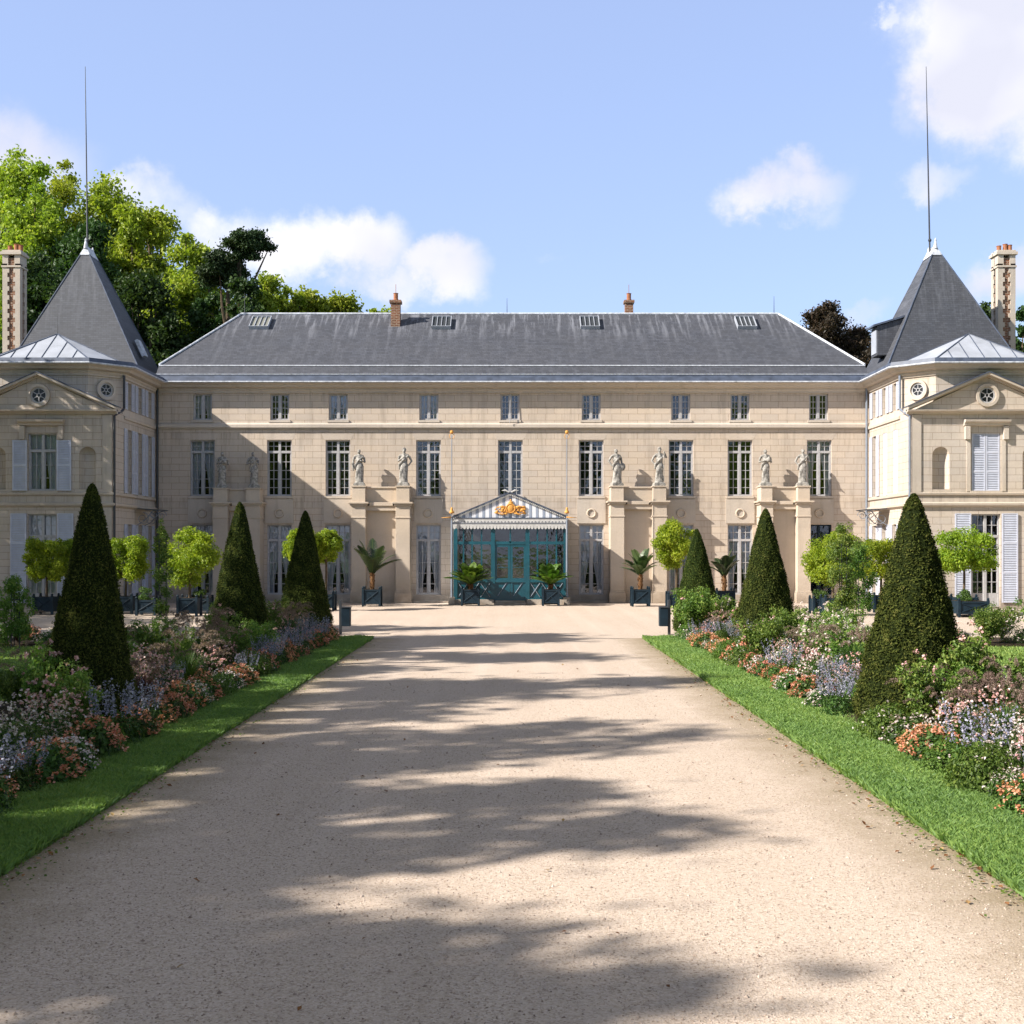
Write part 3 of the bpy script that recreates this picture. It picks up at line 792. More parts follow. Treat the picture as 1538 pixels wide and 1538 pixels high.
# --- wings
def arch_niche(mb, x0, x1, z0, z1, Yw):
    """fills the rectangular hole x0..x1,z0..z1 with an arched niche"""
    r = (x1 - x0) / 2; cx = (x0 + x1) / 2; zc = z1 - r; n = 14
    arc = [(cx - r * math.cos(math.pi * k / n), zc + r * math.sin(math.pi * k / n)) for k in range(n + 1)]
    for k in range(n):
        (xa, za), (xb, zb) = arc[k], arc[k + 1]
        mb.quad((xa, Yw, za), (xb, Yw, zb), (xb, Yw, z1), (xa, Yw, z1))
    m = 8
    # half cylinder with a quarter sphere
    def pt(a, z):  return (cx - r * math.cos(a), Yw + r * 0.9 * math.sin(a), z)
    for k in range(n):
        a, b_ = math.pi * k / n, math.pi * (k + 1) / n
        mb.quad(pt(a, z0), pt(b_, z0), pt(b_, zc), pt(a, zc))
        for j in range(m):
            t0, t1 = math.pi / 2 * j / m, math.pi / 2 * (j + 1) / m
            def sp_(a_, t): return (cx - r * math.cos(a_) * math.cos(t), Yw + r * 0.9 * math.sin(a_) * math.cos(t), zc + r * math.sin(t))
            mb.quad(sp_(a, t0), sp_(b_, t0), sp_(b_, t1), sp_(a, t1))
    mb.poly([pt(math.pi * k / n, z0) for k in range(n + 1)])

def round_window(c, R, ux, n_out, name='round_window', stone=True, spokes=6):
    """c centre on the wall, ux horizontal unit vector along the wall, n_out outward normal"""
    c = Vector(c); ux = Vector(ux).normalized(); no = Vector(n_out).normalized(); uz = Vector((0, 0, 1))
    def ringm(mb, r0, r1, d0, d1, n=32):
        for k in range(n):
            a, b_ = 2 * math.pi * k / n, 2 * math.pi * (k + 1) / n
            pts = []
            for d in (d0, d1):
                for r_, an in ((r0, a), (r1, a), (r1, b_), (r0, b_)):
                    pts.append(tuple(c + ux * r_ * math.cos(an) + uz * r_ * math.sin(an) + no * d))
            mb.hexa(pts)
    g = MB(); g.poly([tuple(c + ux * R * math.cos(2 * math.pi * k / 32) + uz * R * math.sin(2 * math.pi * k / 32) + no * 0.012) for k in range(32)])
    w = g.build(name, bpy.data.materials.get('round_glass') or simple('round_glass', (0.018, 0.02, 0.024), 0.25, 0.4), CH)
    s_ = MB(); ringm(s_, R + 0.02, R + 0.13, -0.02, 0.11); ringm(s_, R - 0.005, R + 0.02, -0.02, 0.06); s_.build('surround', M['trim'], w)
    f = MB(); ringm(f, R - 0.05, R - 0.006, 0.013, 0.045); ringm(f, R * 0.20, R * 0.20 + 0.025, 0.013, 0.04, 12)
    for k in range(spokes):
        a = 2 * math.pi * k / spokes + math.pi / 6; d = ux * math.cos(a) + uz * math.sin(a); pr = ux * -math.sin(a) + uz * math.cos(a)
        pts = [tuple(c + d * r_ + pr * t + no * n_) for n_ in (0.014, 0.038) for r_, t in ((R * 0.20 + 0.02, -0.012), (R - 0.045, -0.012), (R - 0.045, 0.012), (R * 0.20 + 0.02, 0.012))]
        f.hexa(pts)
    f.build('frame', M['frame'], w)

for sx in (-1, 1):
    cx = 17.78 * sx if sx > 0 else -17.62
    xin, xout = 15.0 * sx, (20.6 if sx > 0 else -20.45)
    a, b_ = sorted((xin, xout))
    # front openings: first floor window, ground door, two niches
    wn = (cx - 0.54, cx + 0.54, ZW(737), ZW(651)); gd = (cx - 0.54, cx + 0.54, ZW(911), ZW(772))
    nz0, nz1 = ZW(735), ZW(671)
    n1 = (cx - 2.02, cx - 1.37, nz0, nz1); n2 = (cx + 1.37, cx + 2.02, nz0, nz1)
    zped = ZW(617)
    b = MB(); wall_cells(b, a, b_, 0, zped, [wn, gd], PWF) if False else None
    b = MB()
    # niches have no reveal quads: cut them as cells only
    us_ops = [wn, gd]
    class _: pass
    def cells():
        us = sorted({a, b_} | {o[0] for o in [wn, gd, n1, n2]} | {o[1] for o in [wn, gd, n1, n2]})
        zs = sorted({0, zped} | {o[2] for o in [wn, gd, n1, n2]} | {o[3] for o in [wn, gd, n1, n2]})
        for i in range(len(us) - 1):
            for j in range(len(zs) - 1):
                cu = (us[i] + us[i + 1]) / 2; cz = (zs[j] + zs[j + 1]) / 2
                if any(o[0] < cu < o[1] and o[2] < cz < o[3] for o in [wn, gd, n1, n2]): continue
                b.quad(PWF(us[i], 0, zs[j]), PWF(us[i + 1], 0, zs[j]), PWF(us[i + 1], 0, zs[j + 1]), PWF(us[i], 0, zs[j + 1]))
    cells()
    for (p, q, r_, s_) in (wn, gd):
        rev = 0.24
        b.quad(PWF(p, 0, r_), PWF(p, rev, r_), PWF(p, rev, s_), PWF(p, 0, s_)); b.quad(PWF(q, 0, r_), PWF(q, 0, s_), PWF(q, rev, s_), PWF(q, rev, r_))
        b.quad(PWF(p, 0, s_), PWF(p, rev, s_), PWF(q, rev, s_), PWF(q, 0, s_)); b.quad(PWF(p, 0, r_), PWF(q, 0, r_), PWF(q, rev, r_), PWF(p, rev, r_))
    arch_niche(b, n1[0], n1[1], nz0, nz1, YW); arch_niche(b, n2[0], n2[1], nz0, nz1, YW)
    # outer side wall and attic with cut corners
    b.quad((xout, YW, 0), (xout, 62, 0), (xout, 62, zped), (xout, YW, zped))
    att_path = [(xin, YF), (xin, 48.5), (xin + sx * 1.0, YA), (xout - sx * 1.0, YA), (xout, 48.5), (xout, 62)]
    for (p, q) in zip(att_path[1:-1], att_path[2:]):
        b.quad((p[0], p[1], zped - 0.05), (q[0], q[1], zped - 0.05), (q[0], q[1], ZT), (p[0], p[1], ZT))
    b.poly([(a, YW, zped), (b_, YW, zped), (b_, 49, zped), (a, 49, zped)])
    # inner side, below and above
    P = PSIDE(sx)
    ys = [52.0, 50.62, 49.25]
    so_a = [(y - 0.26, y + 0.26, 7.66, 8.72) for y in ys]
    so_f = [(y - 0.30, y + 0.30, 4.40, 6.90) for y in ys]
    so_g = [(y - 0.30, y + 0.30, 0.30, 3.20) for y in ys]
    wall_cells(b, YW, YF, 0, zped, so_f + so_g, P)
    wall_cells(b, 48.5, YF, zped, ZT, so_a, P)
    b.build('wing_wall', M['wing'], CH)
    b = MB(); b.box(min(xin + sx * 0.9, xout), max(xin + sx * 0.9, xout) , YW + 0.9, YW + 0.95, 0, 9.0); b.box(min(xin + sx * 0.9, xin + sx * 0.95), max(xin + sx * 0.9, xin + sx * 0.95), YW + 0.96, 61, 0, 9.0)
    b.build('dark_room_backing', M['dark'], CH)  # near-black sheets carry the darkness of the wing rooms in their colour
    # side windows and their shutters
    for k, (oa, of, og) in enumerate(zip(so_a, so_f, so_g)):
        window(P, *oa, 0, 3, 0, cols=1, sill=False)
        shut = sx > 0 and k in (1, 2)
        window(P, *of, 1, 5, 0.22, cols=1, curtain=(0.12, 0.5) if not shut else None)
        window(P, *og, 1, 5, 0.22, cols=1, curtain=(0.15, 0.5))
        for (o, pn) in ((oa, 1), (of, 3), (og, 3)):
            if o is of and shut:
                louvred_shutter(P, o[0] + 0.01, (o[0] + o[1]) / 2 - 0.005, o[2], o[3], d=0.05, panels=3)
                louvred_shutter(P, (o[0] + o[1]) / 2 + 0.005, o[1] - 0.01, o[2], o[3], d=0.05, panels=3); continue
            louvred_shutter(P, o[0] - 0.34, o[0] - 0.03, o[2], o[3], panels=pn, d=-0.02)
            louvred_shutter(P, o[1] + 0.03, o[1] + 0.34, o[2], o[3], panels=pn, d=-0.02)
    # front window, door
    w = window(PWF, *wn, 1, 3, 0.30, curtain=(0.2, 0.3), cols=2); d = window(PWF, *gd, 2, 5, 0.24, cols=2, panel=0.5, name='french_door', sill=False, curtain=(0.15, 0.5) if sx < 0 else None)
    if sx > 0:
        louvred_shutter(PWF, wn[0] + 0.02, cx - 0.01, wn[2], wn[3], d=0.06, panels=3); louvred_shutter(PWF, cx + 0.01, wn[1] - 0.02, wn[2], wn[3], d=0.06, panels=3)
    else:
        louvred_shutter(PWF, wn[0] - 0.56, wn[0] - 0.02, wn[2], wn[3] - 0.25, panels=2); louvred_shutter(PWF, wn[1] + 0.02, wn[1] + 0.56, wn[2], wn[3] - 0.25, panels=2)
    louvred_shutter(PWF, gd[0] - 0.64, gd[0] - 0.04, gd[2] + 0.15, gd[3] + 0.02); louvred_shutter(PWF, gd[1] + 0.04, gd[1] + 0.64, gd[2] + 0.15, gd[3] + 0.02)
    # hood and surround
    b = MB()
    b.sweep([(cx - 0.85, YW), (cx + 0.85, YW)], [(0, ZW(640)), (0.12, ZW(639)), (0.14, ZW(636)), (0.26, ZW(634)), (0.28, ZW(631)), (0, ZW(630))])
    for q in (-1, 1):
        b.box(cx + q * 0.72 - 0.09, cx + q * 0.72 + 0.09, YW - 0.13, YW - 0.001, ZW(660), ZW(640) - 0.002)
        b.box(cx + q * 0.66 - 0.07, cx + q * 0.66 + 0.07, YW - 0.035, YW - 0.0015, ZW(738), ZW(660) - 0.002)
    b.build('window_hood', M['trim'], CH)
    # string courses along front and inner side; corner strips
    for prof in ([(0, ZW(762)), (0.05, ZW(761)), (0.12, ZW(759)), (0.13, ZW(756)), (0, ZW(754))], [(0, ZW(744)), (0.07, ZW(743)), (0.08, ZW(740)), (0, ZW(739))]):
        pth = [(xout, YW), (xin, YW), (xin, YF)] if sx < 0 else [(xin, YF), (xin, YW), (xout, YW)]
        b = MB(); b.sweep(pth, prof); b.build('string_course', M['trim'], CH)
    b = MB()
    pth = [(xin, 48.6), (xin, YF)] if sx < 0 else [(xin, YF), (xin, 48.6)]
    b.sweep(pth, [(0, 7.25), (0.06, 7.26), (0.07, 7.36), (0, 7.40)]); b.build('string_course', M['trim'], CH)
    b = MB(); e = 0.13
    b.box(min(xin + sx * 0.0, xin + sx * 0.34), max(xin, xin + sx * 0.34), YW - 0.04, YW - 0.001, 0.0, ZW(762)); b.box(min(xin, xin + sx * 0.34), max(xin, xin + sx * 0.34), YW - 0.04, YW - 0.001, ZW(739), ZW(623))
    b.build('corner_strip', M['trim'], CH)
    # pediment
    xl, xr = a - 0.22, b_ + 0.22; apx = (a + b_) / 2; zb0, za = ZW(622), ZW(564)
    b = MB(); b.sweep([(xl + 0.0, YW), (xr, YW)] , [(0, zb0), (0.08, zb0), (0.10, zb0 + 0.05), (0.26, zb0 + 0.09), (0.28, zb0 + 0.15), (0, zb0 + 0.17)])
    for q in (-1, 1):
        xe = xl if q < 0 else xr
        p0 = Vector((xe, 0, zb0 + 0.17)); p1 = Vector((apx, 0, za))
        for (o0, o1, t0, t1) in ((0.12, 0.0, -0.07, 0.0), (0.30, 0.0, 0.001, 0.085)):
            b.hexa([(p0.x, YW - o0, p0.z + t0), (p1.x, YW - o0, p1.z + t0), (p1.x, YW + 0.3, p1.z + t0), (p0.x, YW + 0.3, p0.z + t0),
                    (p0.x, YW - o0, p0.z + t1), (p1.x, YW - o0, p1.z + t1), (p1.x, YW + 0.3, p1.z + t1), (p0.x, YW + 0.3, p0.z + t1)])
    pd = b.build('pediment', M['trim'], CH)
    b = MB(); b.prism([(xl + 0.3, YW - 0.02, zb0 + 0.15), (xr - 0.3, YW - 0.02, zb0 + 0.15), (apx, YW - 0.02, za - 0.06)], (0, 0.3, 0)); b.build('tympanum', M['wing'], pd)
    b = MB()
    for q in (-1, 1):
        xe = xl - 0.03 if q < 0 else xr + 0.03
        b.hexa([(xe, YW - 0.33, zb0 + 0.257), (apx, YW - 0.33, za + 0.088), (apx, YW + 0.3, za + 0.088), (xe, YW + 0.3, zb0 + 0.257),
                (xe, YW - 0.33, zb0 + 0.285), (apx, YW - 0.33, za + 0.12), (apx, YW + 0.3, za + 0.12), (xe, YW + 0.3, zb0 + 0.285)])
    b.build('lead_cover', M['lead'], pd)
    round_window((apx, YW - 0.022, ZW(594)), 0.30, (1, 0, 0), (0, -1, 0))
    # oculus in the cut corner
    n = Vector((-sx, -1, 0)).normalized(); round_window((xin + sx * 0.5, 48.0, 8.30), 0.26, (sx, -1, 0), n)
    # zinc hip roof
    A = (apx + (0.08 * sx), 49.3, 10.66)
    base = [(xin + sx * 0.04, 50.6), (xin + sx * 0.04, 48.42), (xin + sx * 0.98, YA - 0.12), (xout - sx * 0.96, YA - 0.12), (xout + sx * 0.1, 48.45), (xout + sx * 0.1, 50.6)]
    b = MB(); zr = 9.415
    for p, q in zip(base, base[1:] + base[:1]): b.poly([(p[0], p[1], zr), (q[0], q[1], zr), A])
    b.box(min(xin, xout), max(xin, xout), 48.6, 53.5, 9.30, 9.412)
    z_ = b.build('zinc_roof', M['zinc'], CH)
    b = MB()
    for p in base[1:5]: b.tube([(p[0], p[1], zr + 0.01), A], 0.028, 6)
    for p, q, m_ in ((base[2], base[3], 6), (base[0], base[1], 4), (base[1], base[2], 1)):
        for k in range(1, m_):
            t = k / m_; s0 = Vector((p[0] + (q[0] - p[0]) * t, p[1] + (q[1] - p[1]) * t, zr + 0.012))
            # seams run straight up the slope until they meet a hip
            mid = Vector(((p[0] + q[0]) / 2, (p[1] + q[1]) / 2, zr)); up = Vector(A) - mid
            L_ = 1 - abs(2 * t - 1); s1 = s0 + up * L_ * 0.98
            b.tube([s0, s1], 0.017, 5)
    b.build('seam', M['lead'], z_)
    # pyramid slate roof with lead cap
    bx0, bx1 = (15.62, 21.9) if sx > 0 else (-21.6, -15.55)
    ac = 18.34 if sx > 0 else -18.46; y0, y1, zb_ = 53.02, 57.2, 9.45; rf, rb, zt = 54.5, 55.4, 15.36
    B4 = [(bx0, y0, zb_), (bx1, y0, zb_), (bx1, y1, zb_), (bx0, y1, zb_)]
    A1, A2 = Vector((ac, rf, zt)), Vector((ac, rb, zt)); tt = 0.935
    def lerp(p, q, t): return tuple(Vector(p).lerp(Vector(q), t))
    T4 = [lerp(B4[0], A1, tt), lerp(B4[1], A1, tt), lerp(B4[2], A2, tt), lerp(B4[3], A2, tt)]
    b = MB()
    for i in range(4):
        j = (i + 1) % 4; b.quad(B4[i], B4[j], T4[j], T4[i])
    py = b.build('pyramid_roof', M['slate2'], CH)
    b = MB()
    U4 = [(T4[0][0] - 0.03, T4[0][1] - 0.03, T4[0][2] - 0.02), (T4[1][0] + 0.03, T4[1][1] - 0.03, T4[1][2] - 0.02), (T4[2][0] + 0.03, T4[2][1] + 0.03, T4[2][2] - 0.02), (T4[3][0] - 0.03, T4[3][1] + 0.03, T4[3][2] - 0.02)]
    V4 = [(ac - 0.02, rf, zt + 0.03), (ac + 0.02, rf, zt + 0.03), (ac + 0.02, rb, zt + 0.03), (ac - 0.02, rb, zt + 0.03)]
    b.hexa(U4 + V4)
    b.lathe((ac, rf, zt), [(0.10, -0.1), (0.07, 0.1), (0.04, 0.22), (0.055, 0.26), (0.01, 0.36)], 8)
    b.lathe((ac, rb, zt), [(0.06, -0.1), (0.05, 0.06), (0.01, 0.16)], 8)
    b.build('lead_cap', M['leadwhite'], py)
    b = MB()
    for i, Ap in ((0, A1), (1, A1), (2, A2), (3, A2)): b.tube([B4[i], T4[i]], 0.03, 6)
    b.build('hip_roll', M['lead'], py)
    # tall lightning rod leaning slightly
    pb, pt = ((1396, 1390.5) if sx > 0 else (131, 127.5)); Yr = 54.9
    b = MB(); b.tube([(F2X(pb, Yr), Yr, zt - 0.15), (F2X(pt + (pb - pt) * .5, Yr), Yr, (zt + F2Z(105, Yr)) / 2), (F2X(pt, Yr), Yr, F2Z(100, Yr))], [0.04, 0.03, 0.012], 8)
    b.ball((F2X(pb, Yr), Yr, zt + 0.35), 0.08, 6); b.build('lightning_rod', M['iron'], CH)
    # tall banded chimney
    Yc = 56.2; cc = F2X(1506.5, Yc) if sx > 0 else F2X(21.5, Yc); zt2 = F2Z(380, Yc); hw = 0.39
    b = MB(); z = 8.5; k = 0
    b.box(cc - hw + 0.06, cc + hw - 0.06, Yc - hw + 0.05, Yc + hw, 8.5, zt2 - 0.3)
    ck = b.build('chimney', M['brick'], CH)
    q_ = MB()
    while z < zt2 - 0.75:
        wv = 0.30 if k % 2 == 0 else 0.22
        for e in (-1, 1):
            q_.box(min(cc + e * hw, cc + e * (hw - wv)), max(cc + e * hw, cc + e * (hw - wv)), Yc - hw, Yc - hw + 0.3, z, z + 0.20)
            q_.box(min(cc + e * hw, cc + e * (hw - 0.2)), max(cc + e * hw, cc + e * (hw - 0.2)), Yc + hw - wv, Yc + hw + 0.01, z, z + 0.20)
        z += 0.20; k += 1
    q_.box(cc - hw - 0.04, cc + hw + 0.04, Yc - hw - 0.04, Yc + hw + 0.04, zt2 - 0.72, zt2 - 0.64)
    for e in (-1, 1): q_.box(min(cc + e * hw, cc + e * (hw - 0.25)), max(cc + e * hw, cc + e * (hw - 0.25)), Yc - hw, Yc + hw, zt2 - 0.64, zt2 - 0.16)
    q_.box(cc - hw - 0.08, cc + hw + 0.08, Yc - hw - 0.08, Yc + hw + 0.08, zt2 - 0.16, zt2 - 0.04); q_.box(cc - hw - 0.02, cc + hw + 0.02, Yc - hw, Yc + hw, zt2 - 0.04, zt2 + 0.05)
    q_.build('quoin', M['trim'], ck)
    p_ = MB()
    for e, h in ((-0.2, 0.26), (0.08, 0.34), (0.28, 0.30)): p_.lathe((cc + e, Yc, zt2 + 0.05), [(0.12, 0), (0.10, 0.05), (0.10, h - 0.04), (0.12, h)], 10)
    p_.build('chimney_pot', M['terracotta'], ck)
    # downpipes
    for (px_, py_, zt_) in ((xin - sx * 0.09, 48.35 if True else 0, 8.9), (xin - sx * 0.12, YF - 0.12, 9.0)):
        b = MB(); yy = py_ if py_ > 50 else YW - 0.02
        if py_ > 50: b.tube([(px_, py_, 0.05), (px_, py_, zt_)], 0.05, 8)
        else: b.tube([(px_, yy, 0.05), (px_, yy, ZW(625)), (px_, 48.2, ZW(612)), (px_, 48.38, ZW(608)), (px_, 48.38, zt_)], 0.05, 8)
        b.build('downpipe', M['steel'] if sx > 0 else M['iron'], CH)
    # wrought scroll bracket canopy over the side door
    b = MB()
    for yy in (50.1, 51.2):
        def curl(c, r0, turns, a0, dr, s_=1):
            return [(xin - sx * (c[0] + (r0 - dr * t) * math.cos(a0 + s_ * t * 0.5)), yy, c[1] + (r0 - dr * t) * math.sin(a0 + s_ * t * 0.5)) for t in range(turns)]
        b.tube(curl((0.75, 3.60), 0.20, 20, 0, 0.008), 0.014, 5)
        b.tube(curl((0.30, 3.45), 0.26, 20, math.pi / 2, 0.010, -1), 0.014, 5)
        b.tube([(xin - sx * 0.0, yy, 3.15), (xin - sx * 0.35, yy, 3.35), (xin - sx * 0.7, yy, 3.75), (xin - sx * 1.0, yy, 3.80)], 0.016, 5)
        b.tube([(xin - sx * 0.0, yy, 3.84), (xin - sx * 1.0, yy, 3.80)], 0.016, 5)
    b.quad((xin, 49.9, 3.86), (xin, 51.4, 3.86), (xin - sx * 1.02, 51.4, 3.815), (xin - sx * 1.02, 49.9, 3.815))
    b.build('iron_canopy', M['steel'], CH)
# dormer on the inner face of the eastern pyramid, hatch on the western
b = MB(); Yd = 54.7
b.hexa([(15.75, Yd - 0.45, 10.6), (17.4, Yd - 0.45, 10.6), (17.4, Yd + 0.45, 10.6), (15.75, Yd + 0.45, 10.6), (15.75, Yd - 0.45, 11.85), (17.4, Yd - 0.45, 12.35), (17.4, Yd + 0.45, 12.35), (15.75, Yd + 0.45, 11.85)])
dm = b.build('dormer', M['slate'], CH)
b = MB(); b.hexa([(15.55, Yd - 0.55, 11.82), (17.4, Yd - 0.55, 12.38), (17.4, Yd + 0.55, 12.38), (15.55, Yd + 0.55, 11.82), (15.55, Yd - 0.55, 11.90), (17.4, Yd - 0.55, 12.46), (17.4, Yd + 0.55, 12.46), (15.55, Yd + 0.55, 11.90)]); b.build('dormer_roof', M['lead'], dm)
b = MB(); b.box(15.72, 15.748, Yd - 0.36, Yd + 0.36, 10.7, 11.7); b.build('dormer_window', M['zinc'], dm)
b = MB(); c0 = Vector((-16.13, 54.6, 10.9)); up = Vector((-0.43, 0.1, 0.90)).normalized(); al = Vector((0.05, 1, 0)); nn = Vector((0.87, 0, 0.49))
b.hexa([tuple(c0 + al * a_ + up * u_ + nn * n_) for n_ in (0, 0.12) for a_, u_ in ((-0.25, -0.4), (0.25, -0.4), (0.25, 0.4), (-0.25, 0.4))]); b.build('skylight', M['leadwhite'], CH)

# ------------------------------------------------------------------ glazed porch
YP = 50.9; SP = YP / 1890.0
def XP(p): return (p - 768.5) * SP
def ZP(p): return CAMZ + (826 - p) * SP
PO = empty('glazed_porch', (0, YP, 0), 'teal glazed entrance porch with striped tent gable and gilded crest', 'porch')
xl, xr = XP(681), XP(851)
zt, zb = ZP(795), 0.16
bm = MB()
def vbar(x, w, z0=None, z1=None, y=YP, d=0.08, mb=None): (mb or bm).box(x - w / 2, x + w / 2, y - d / 2, y + d / 2, zb if z0 is None else z0, 3.62 if z1 is None else z1)
zx = lambda v: XP(600 + v / 4.806)
ztr = ZP(815.5); zlow = ZP(872)
for v in (402, 672, 922, 1196): vbar(zx(v), 0.16, d=0.14)
for v in (522, 590, 993, 1063, 1130, 460): vbar(zx(v), 0.06, z0=zlow)
bm.box(xl, xr, YP - 0.05, YP + 0.05, ztr - 0.06, ztr + 0.06); bm.box(xl, xr, YP - 0.06, YP + 0.06, zlow - 0.07, zlow + 0.05)
bm.box(xl, xr, YP - 0.06, YP + 0.06, 3.35, 3.62); bm.box(xl, xr, YP - 0.06, YP + 0.06, zb, zb + 0.1)
for e in (xl + 0.04, xr - 0.04):
    for k in range(4):
        yy = YP + (YF - YP) * k / 3.4
        if k: bm.box(e - 0.04, e + 0.04, yy - 0.04, yy + 0.04, zb, 3.62)
    for z in (ztr, zlow, 3.5, zb + 0.05): bm.box(e - 0.03, e + 0.03, YP + 0.07, YF - 0.12, z - 0.05, z + 0.05)
bm.build('frame', M['teal'], PO)
for (u0, u1) in ((zx(402) + .08, zx(672) - .08), (zx(922) + .08, zx(1196) - .08)):
    b = MB(); b.box(u0, u1, YP - 0.01, YP + 0.02, zb + 0.1, zlow - 0.07)
    pn = b.build('panel', M['teal'], PO)
    b = MB(); n = 3; w = (u1 - u0) / n
    for k in range(n):
        c = u0 + w * (k + 0.5)
        for q in (-1, 1):
            b.tube([(c - q * w * 0.42, YP - 0.03, zb + 0.14), (c + q * w * 0.42, YP - 0.03 , zlow - 0.10)], 0.018, 5)
    b.build('lattice', M['steel'], pn)
    b = MB(); b.quad((u0, YP + 0.01, zlow), (u1, YP + 0.01, zlow), (u1, YP + 0.01, 3.36), (u0, YP + 0.01, 3.36)); b.build('pane', M['glass'], PO)
for e in (xl + 0.04, xr - 0.04):
    b = MB(); b.quad((e, YP + .07, zb), (e, YF - 0.12, zb), (e, YF - 0.12, 3.4), (e, YP + .07, 3.4)); b.build('pane', M['glass'], PO)
d0, d1 = zx(685), zx(910); dm_ = (d0 + d1) / 2
b = MB()
for a_, c_ in ((d0, dm_ - 0.006), (dm_ + 0.006, d1)):
    dd = MB(); y0, y1 = YP - 0.03, YP + 0.03
    dd.box(a_, a_ + 0.09, y0, y1, zb + 0.1, ztr - 0.06); dd.box(c_ - 0.09, c_, y0, y1, zb + 0.1, ztr - 0.06)
    dd.box(a_ + 0.09, c_ - 0.09, y0, y1, zlow - 0.02, zlow + 0.10); dd.box(a_ + 0.09, c_ - 0.09, y0, y1, ztr - 0.16, ztr - 0.06)
    dd.box(a_ + 0.09, c_ - 0.09, YP - 0.008, YP + 0.01, zb + 0.1, zlow - 0.02)
    for k in (1, 2): dd.box(a_ + 0.09, c_ - 0.09, YP - 0.012, YP + 0.012, zlow + 0.1 + k * 0.42, zlow + 0.12 + k * 0.42)
    dr = dd.build('door', M['teal'], PO)
    dd = MB(); dd.tube([(a_ + 0.12, YP - 0.02, zb + 0.18), (c_ - 0.12, YP - 0.02, zlow - 0.06)], 0.014, 6); dd.build('lattice', M['steel'], dr)
    g = MB(); g.quad((a_ + .09, YP + .004, zlow), (c_ - .09, YP + .004, zlow), (c_ - .09, YP + .004, ztr - .06), (a_ + .09, YP + .004, ztr - .06)); g.build('pane', M['glass'], dr)
g = MB(); g.quad((d0, YP + 0.01, ztr), (d1, YP + 0.01, ztr), (d1, YP + 0.01, 3.36), (d0, YP + 0.01, 3.36)); g.build('pane', M['glass'], PO)
b = MB(); b.box(d0 - 0.02, d0 + 0.02, YP - 0.05, YP + 0.05, ztr, 3.36); b.box(dm_ - 0.03, dm_ + 0.03, YP - 0.05, YP + 0.05, ztr, 3.36); b.box(d1 - 0.02, d1 + 0.02, YP - 0.05, YP + 0.05, ztr, 3.36); b.build('transom_bar', M['teal'], PO)
# inside: dark tent cloth and inner door wall
b = MB(); b.quad((xl + 0.1, YF - 0.14, 0), (xr - 0.1, YF - 0.14, 0), (xr - 0.1, YF - 0.14, 3.6), (xl + 0.1, YF - 0.14, 3.6)); b.build('inner_lining', simple('porch_lining', (0.05, 0.043, 0.036), 0.9, 0.1, 0, 0.3, 2), PO)
# gable
zg0, zg1 = ZP(778), ZP(741); gx0, gx1 = XP(677.5), XP(854)
b = MB(); b.prism([(gx0, YP - 0.12, zg0), (gx1, YP - 0.12, zg0), ((gx0 + gx1) / 2, YP - 0.12, zg1)], (0, 0.03, 0)); ga = b.build('gable', M['awning'], PO)
b = MB(); mx_ = (gx0 + gx1) / 2
for e in (gx0, gx1):
    b.hexa([(e, YP - 0.2, zg0), (mx_, YP - 0.2, zg1), (mx_, YF, zg1), (e, YF, zg0), (e, YP - 0.2, zg0 + 0.05), (mx_, YP - 0.2, zg1 + 0.05), (mx_, YF, zg1 + 0.05), (e, YF, zg0 + 0.05)])
b.build('gable_roof', M['lead'], PO)
b = MB()
for q, e in ((1, gx0), (-1, gx1)):
    for k in range(34):
        t = (k + 0.5) / 34; x = e + (mx_ - e) * t; z = zg0 + (zg1 - zg0) * t
        b.ball((x, YP - 0.17, z - 0.06), 0.028, 5)
b.build('bead_fringe', M['valance'], ga)
b = MB(); zv0, zv1 = ZP(790), ZP(779); n = 34
b.box(gx0 + 0.06, gx1 - 0.06, YP - 0.16, YP - 0.13, zv0, zv1)
for k in range(n):
    a_ = gx0 + 0.06 + (gx1 - gx0 - 0.12) * k / n; c_ = gx0 + 0.06 + (gx1 - gx0 - 0.12) * (k + 1) / n; m_ = (a_ + c_) / 2; w = (c_ - a_) * 0.46
    b.prism([(m_ - w, YP - 0.16, zv0 - 0.002), (m_ + w, YP - 0.16, zv0 - 0.002), (m_ + w * 0.95, YP - 0.16, zv0 - 0.07), (m_ + w * 0.5, YP - 0.16, zv0 - 0.12), (m_, YP - 0.16, zv0 - 0.135), (m_ - w * 0.5, YP - 0.16, zv0 - 0.12), (m_ - w * 0.95, YP - 0.16, zv0 - 0.07)], (0, 0.02, 0))
va = b.build('valance', M['valance'], PO)
b = MB(); b.box(gx0 + 0.04, gx1 - 0.04, YP - 0.18, YP - 0.162, zv1, zv1 + 0.04); b.box(gx0 + 0.05, gx1 - 0.05, YP - 0.175, YP - 0.161, zv0 + 0.09, zv0 + 0.11)
for k in range(0, n):
    a_ = gx0 + 0.06 + (gx1 - gx0 - 0.12) * (k + .5) / n
    b.tube([(a_ - .04, YP - 0.165, zv0 + 0.13), (a_, YP - .165, zv0 + 0.19), (a_ + .04, YP - 0.165, zv0 + 0.13)], 0.009, 4)
b.build('trim', M['lead'], va)
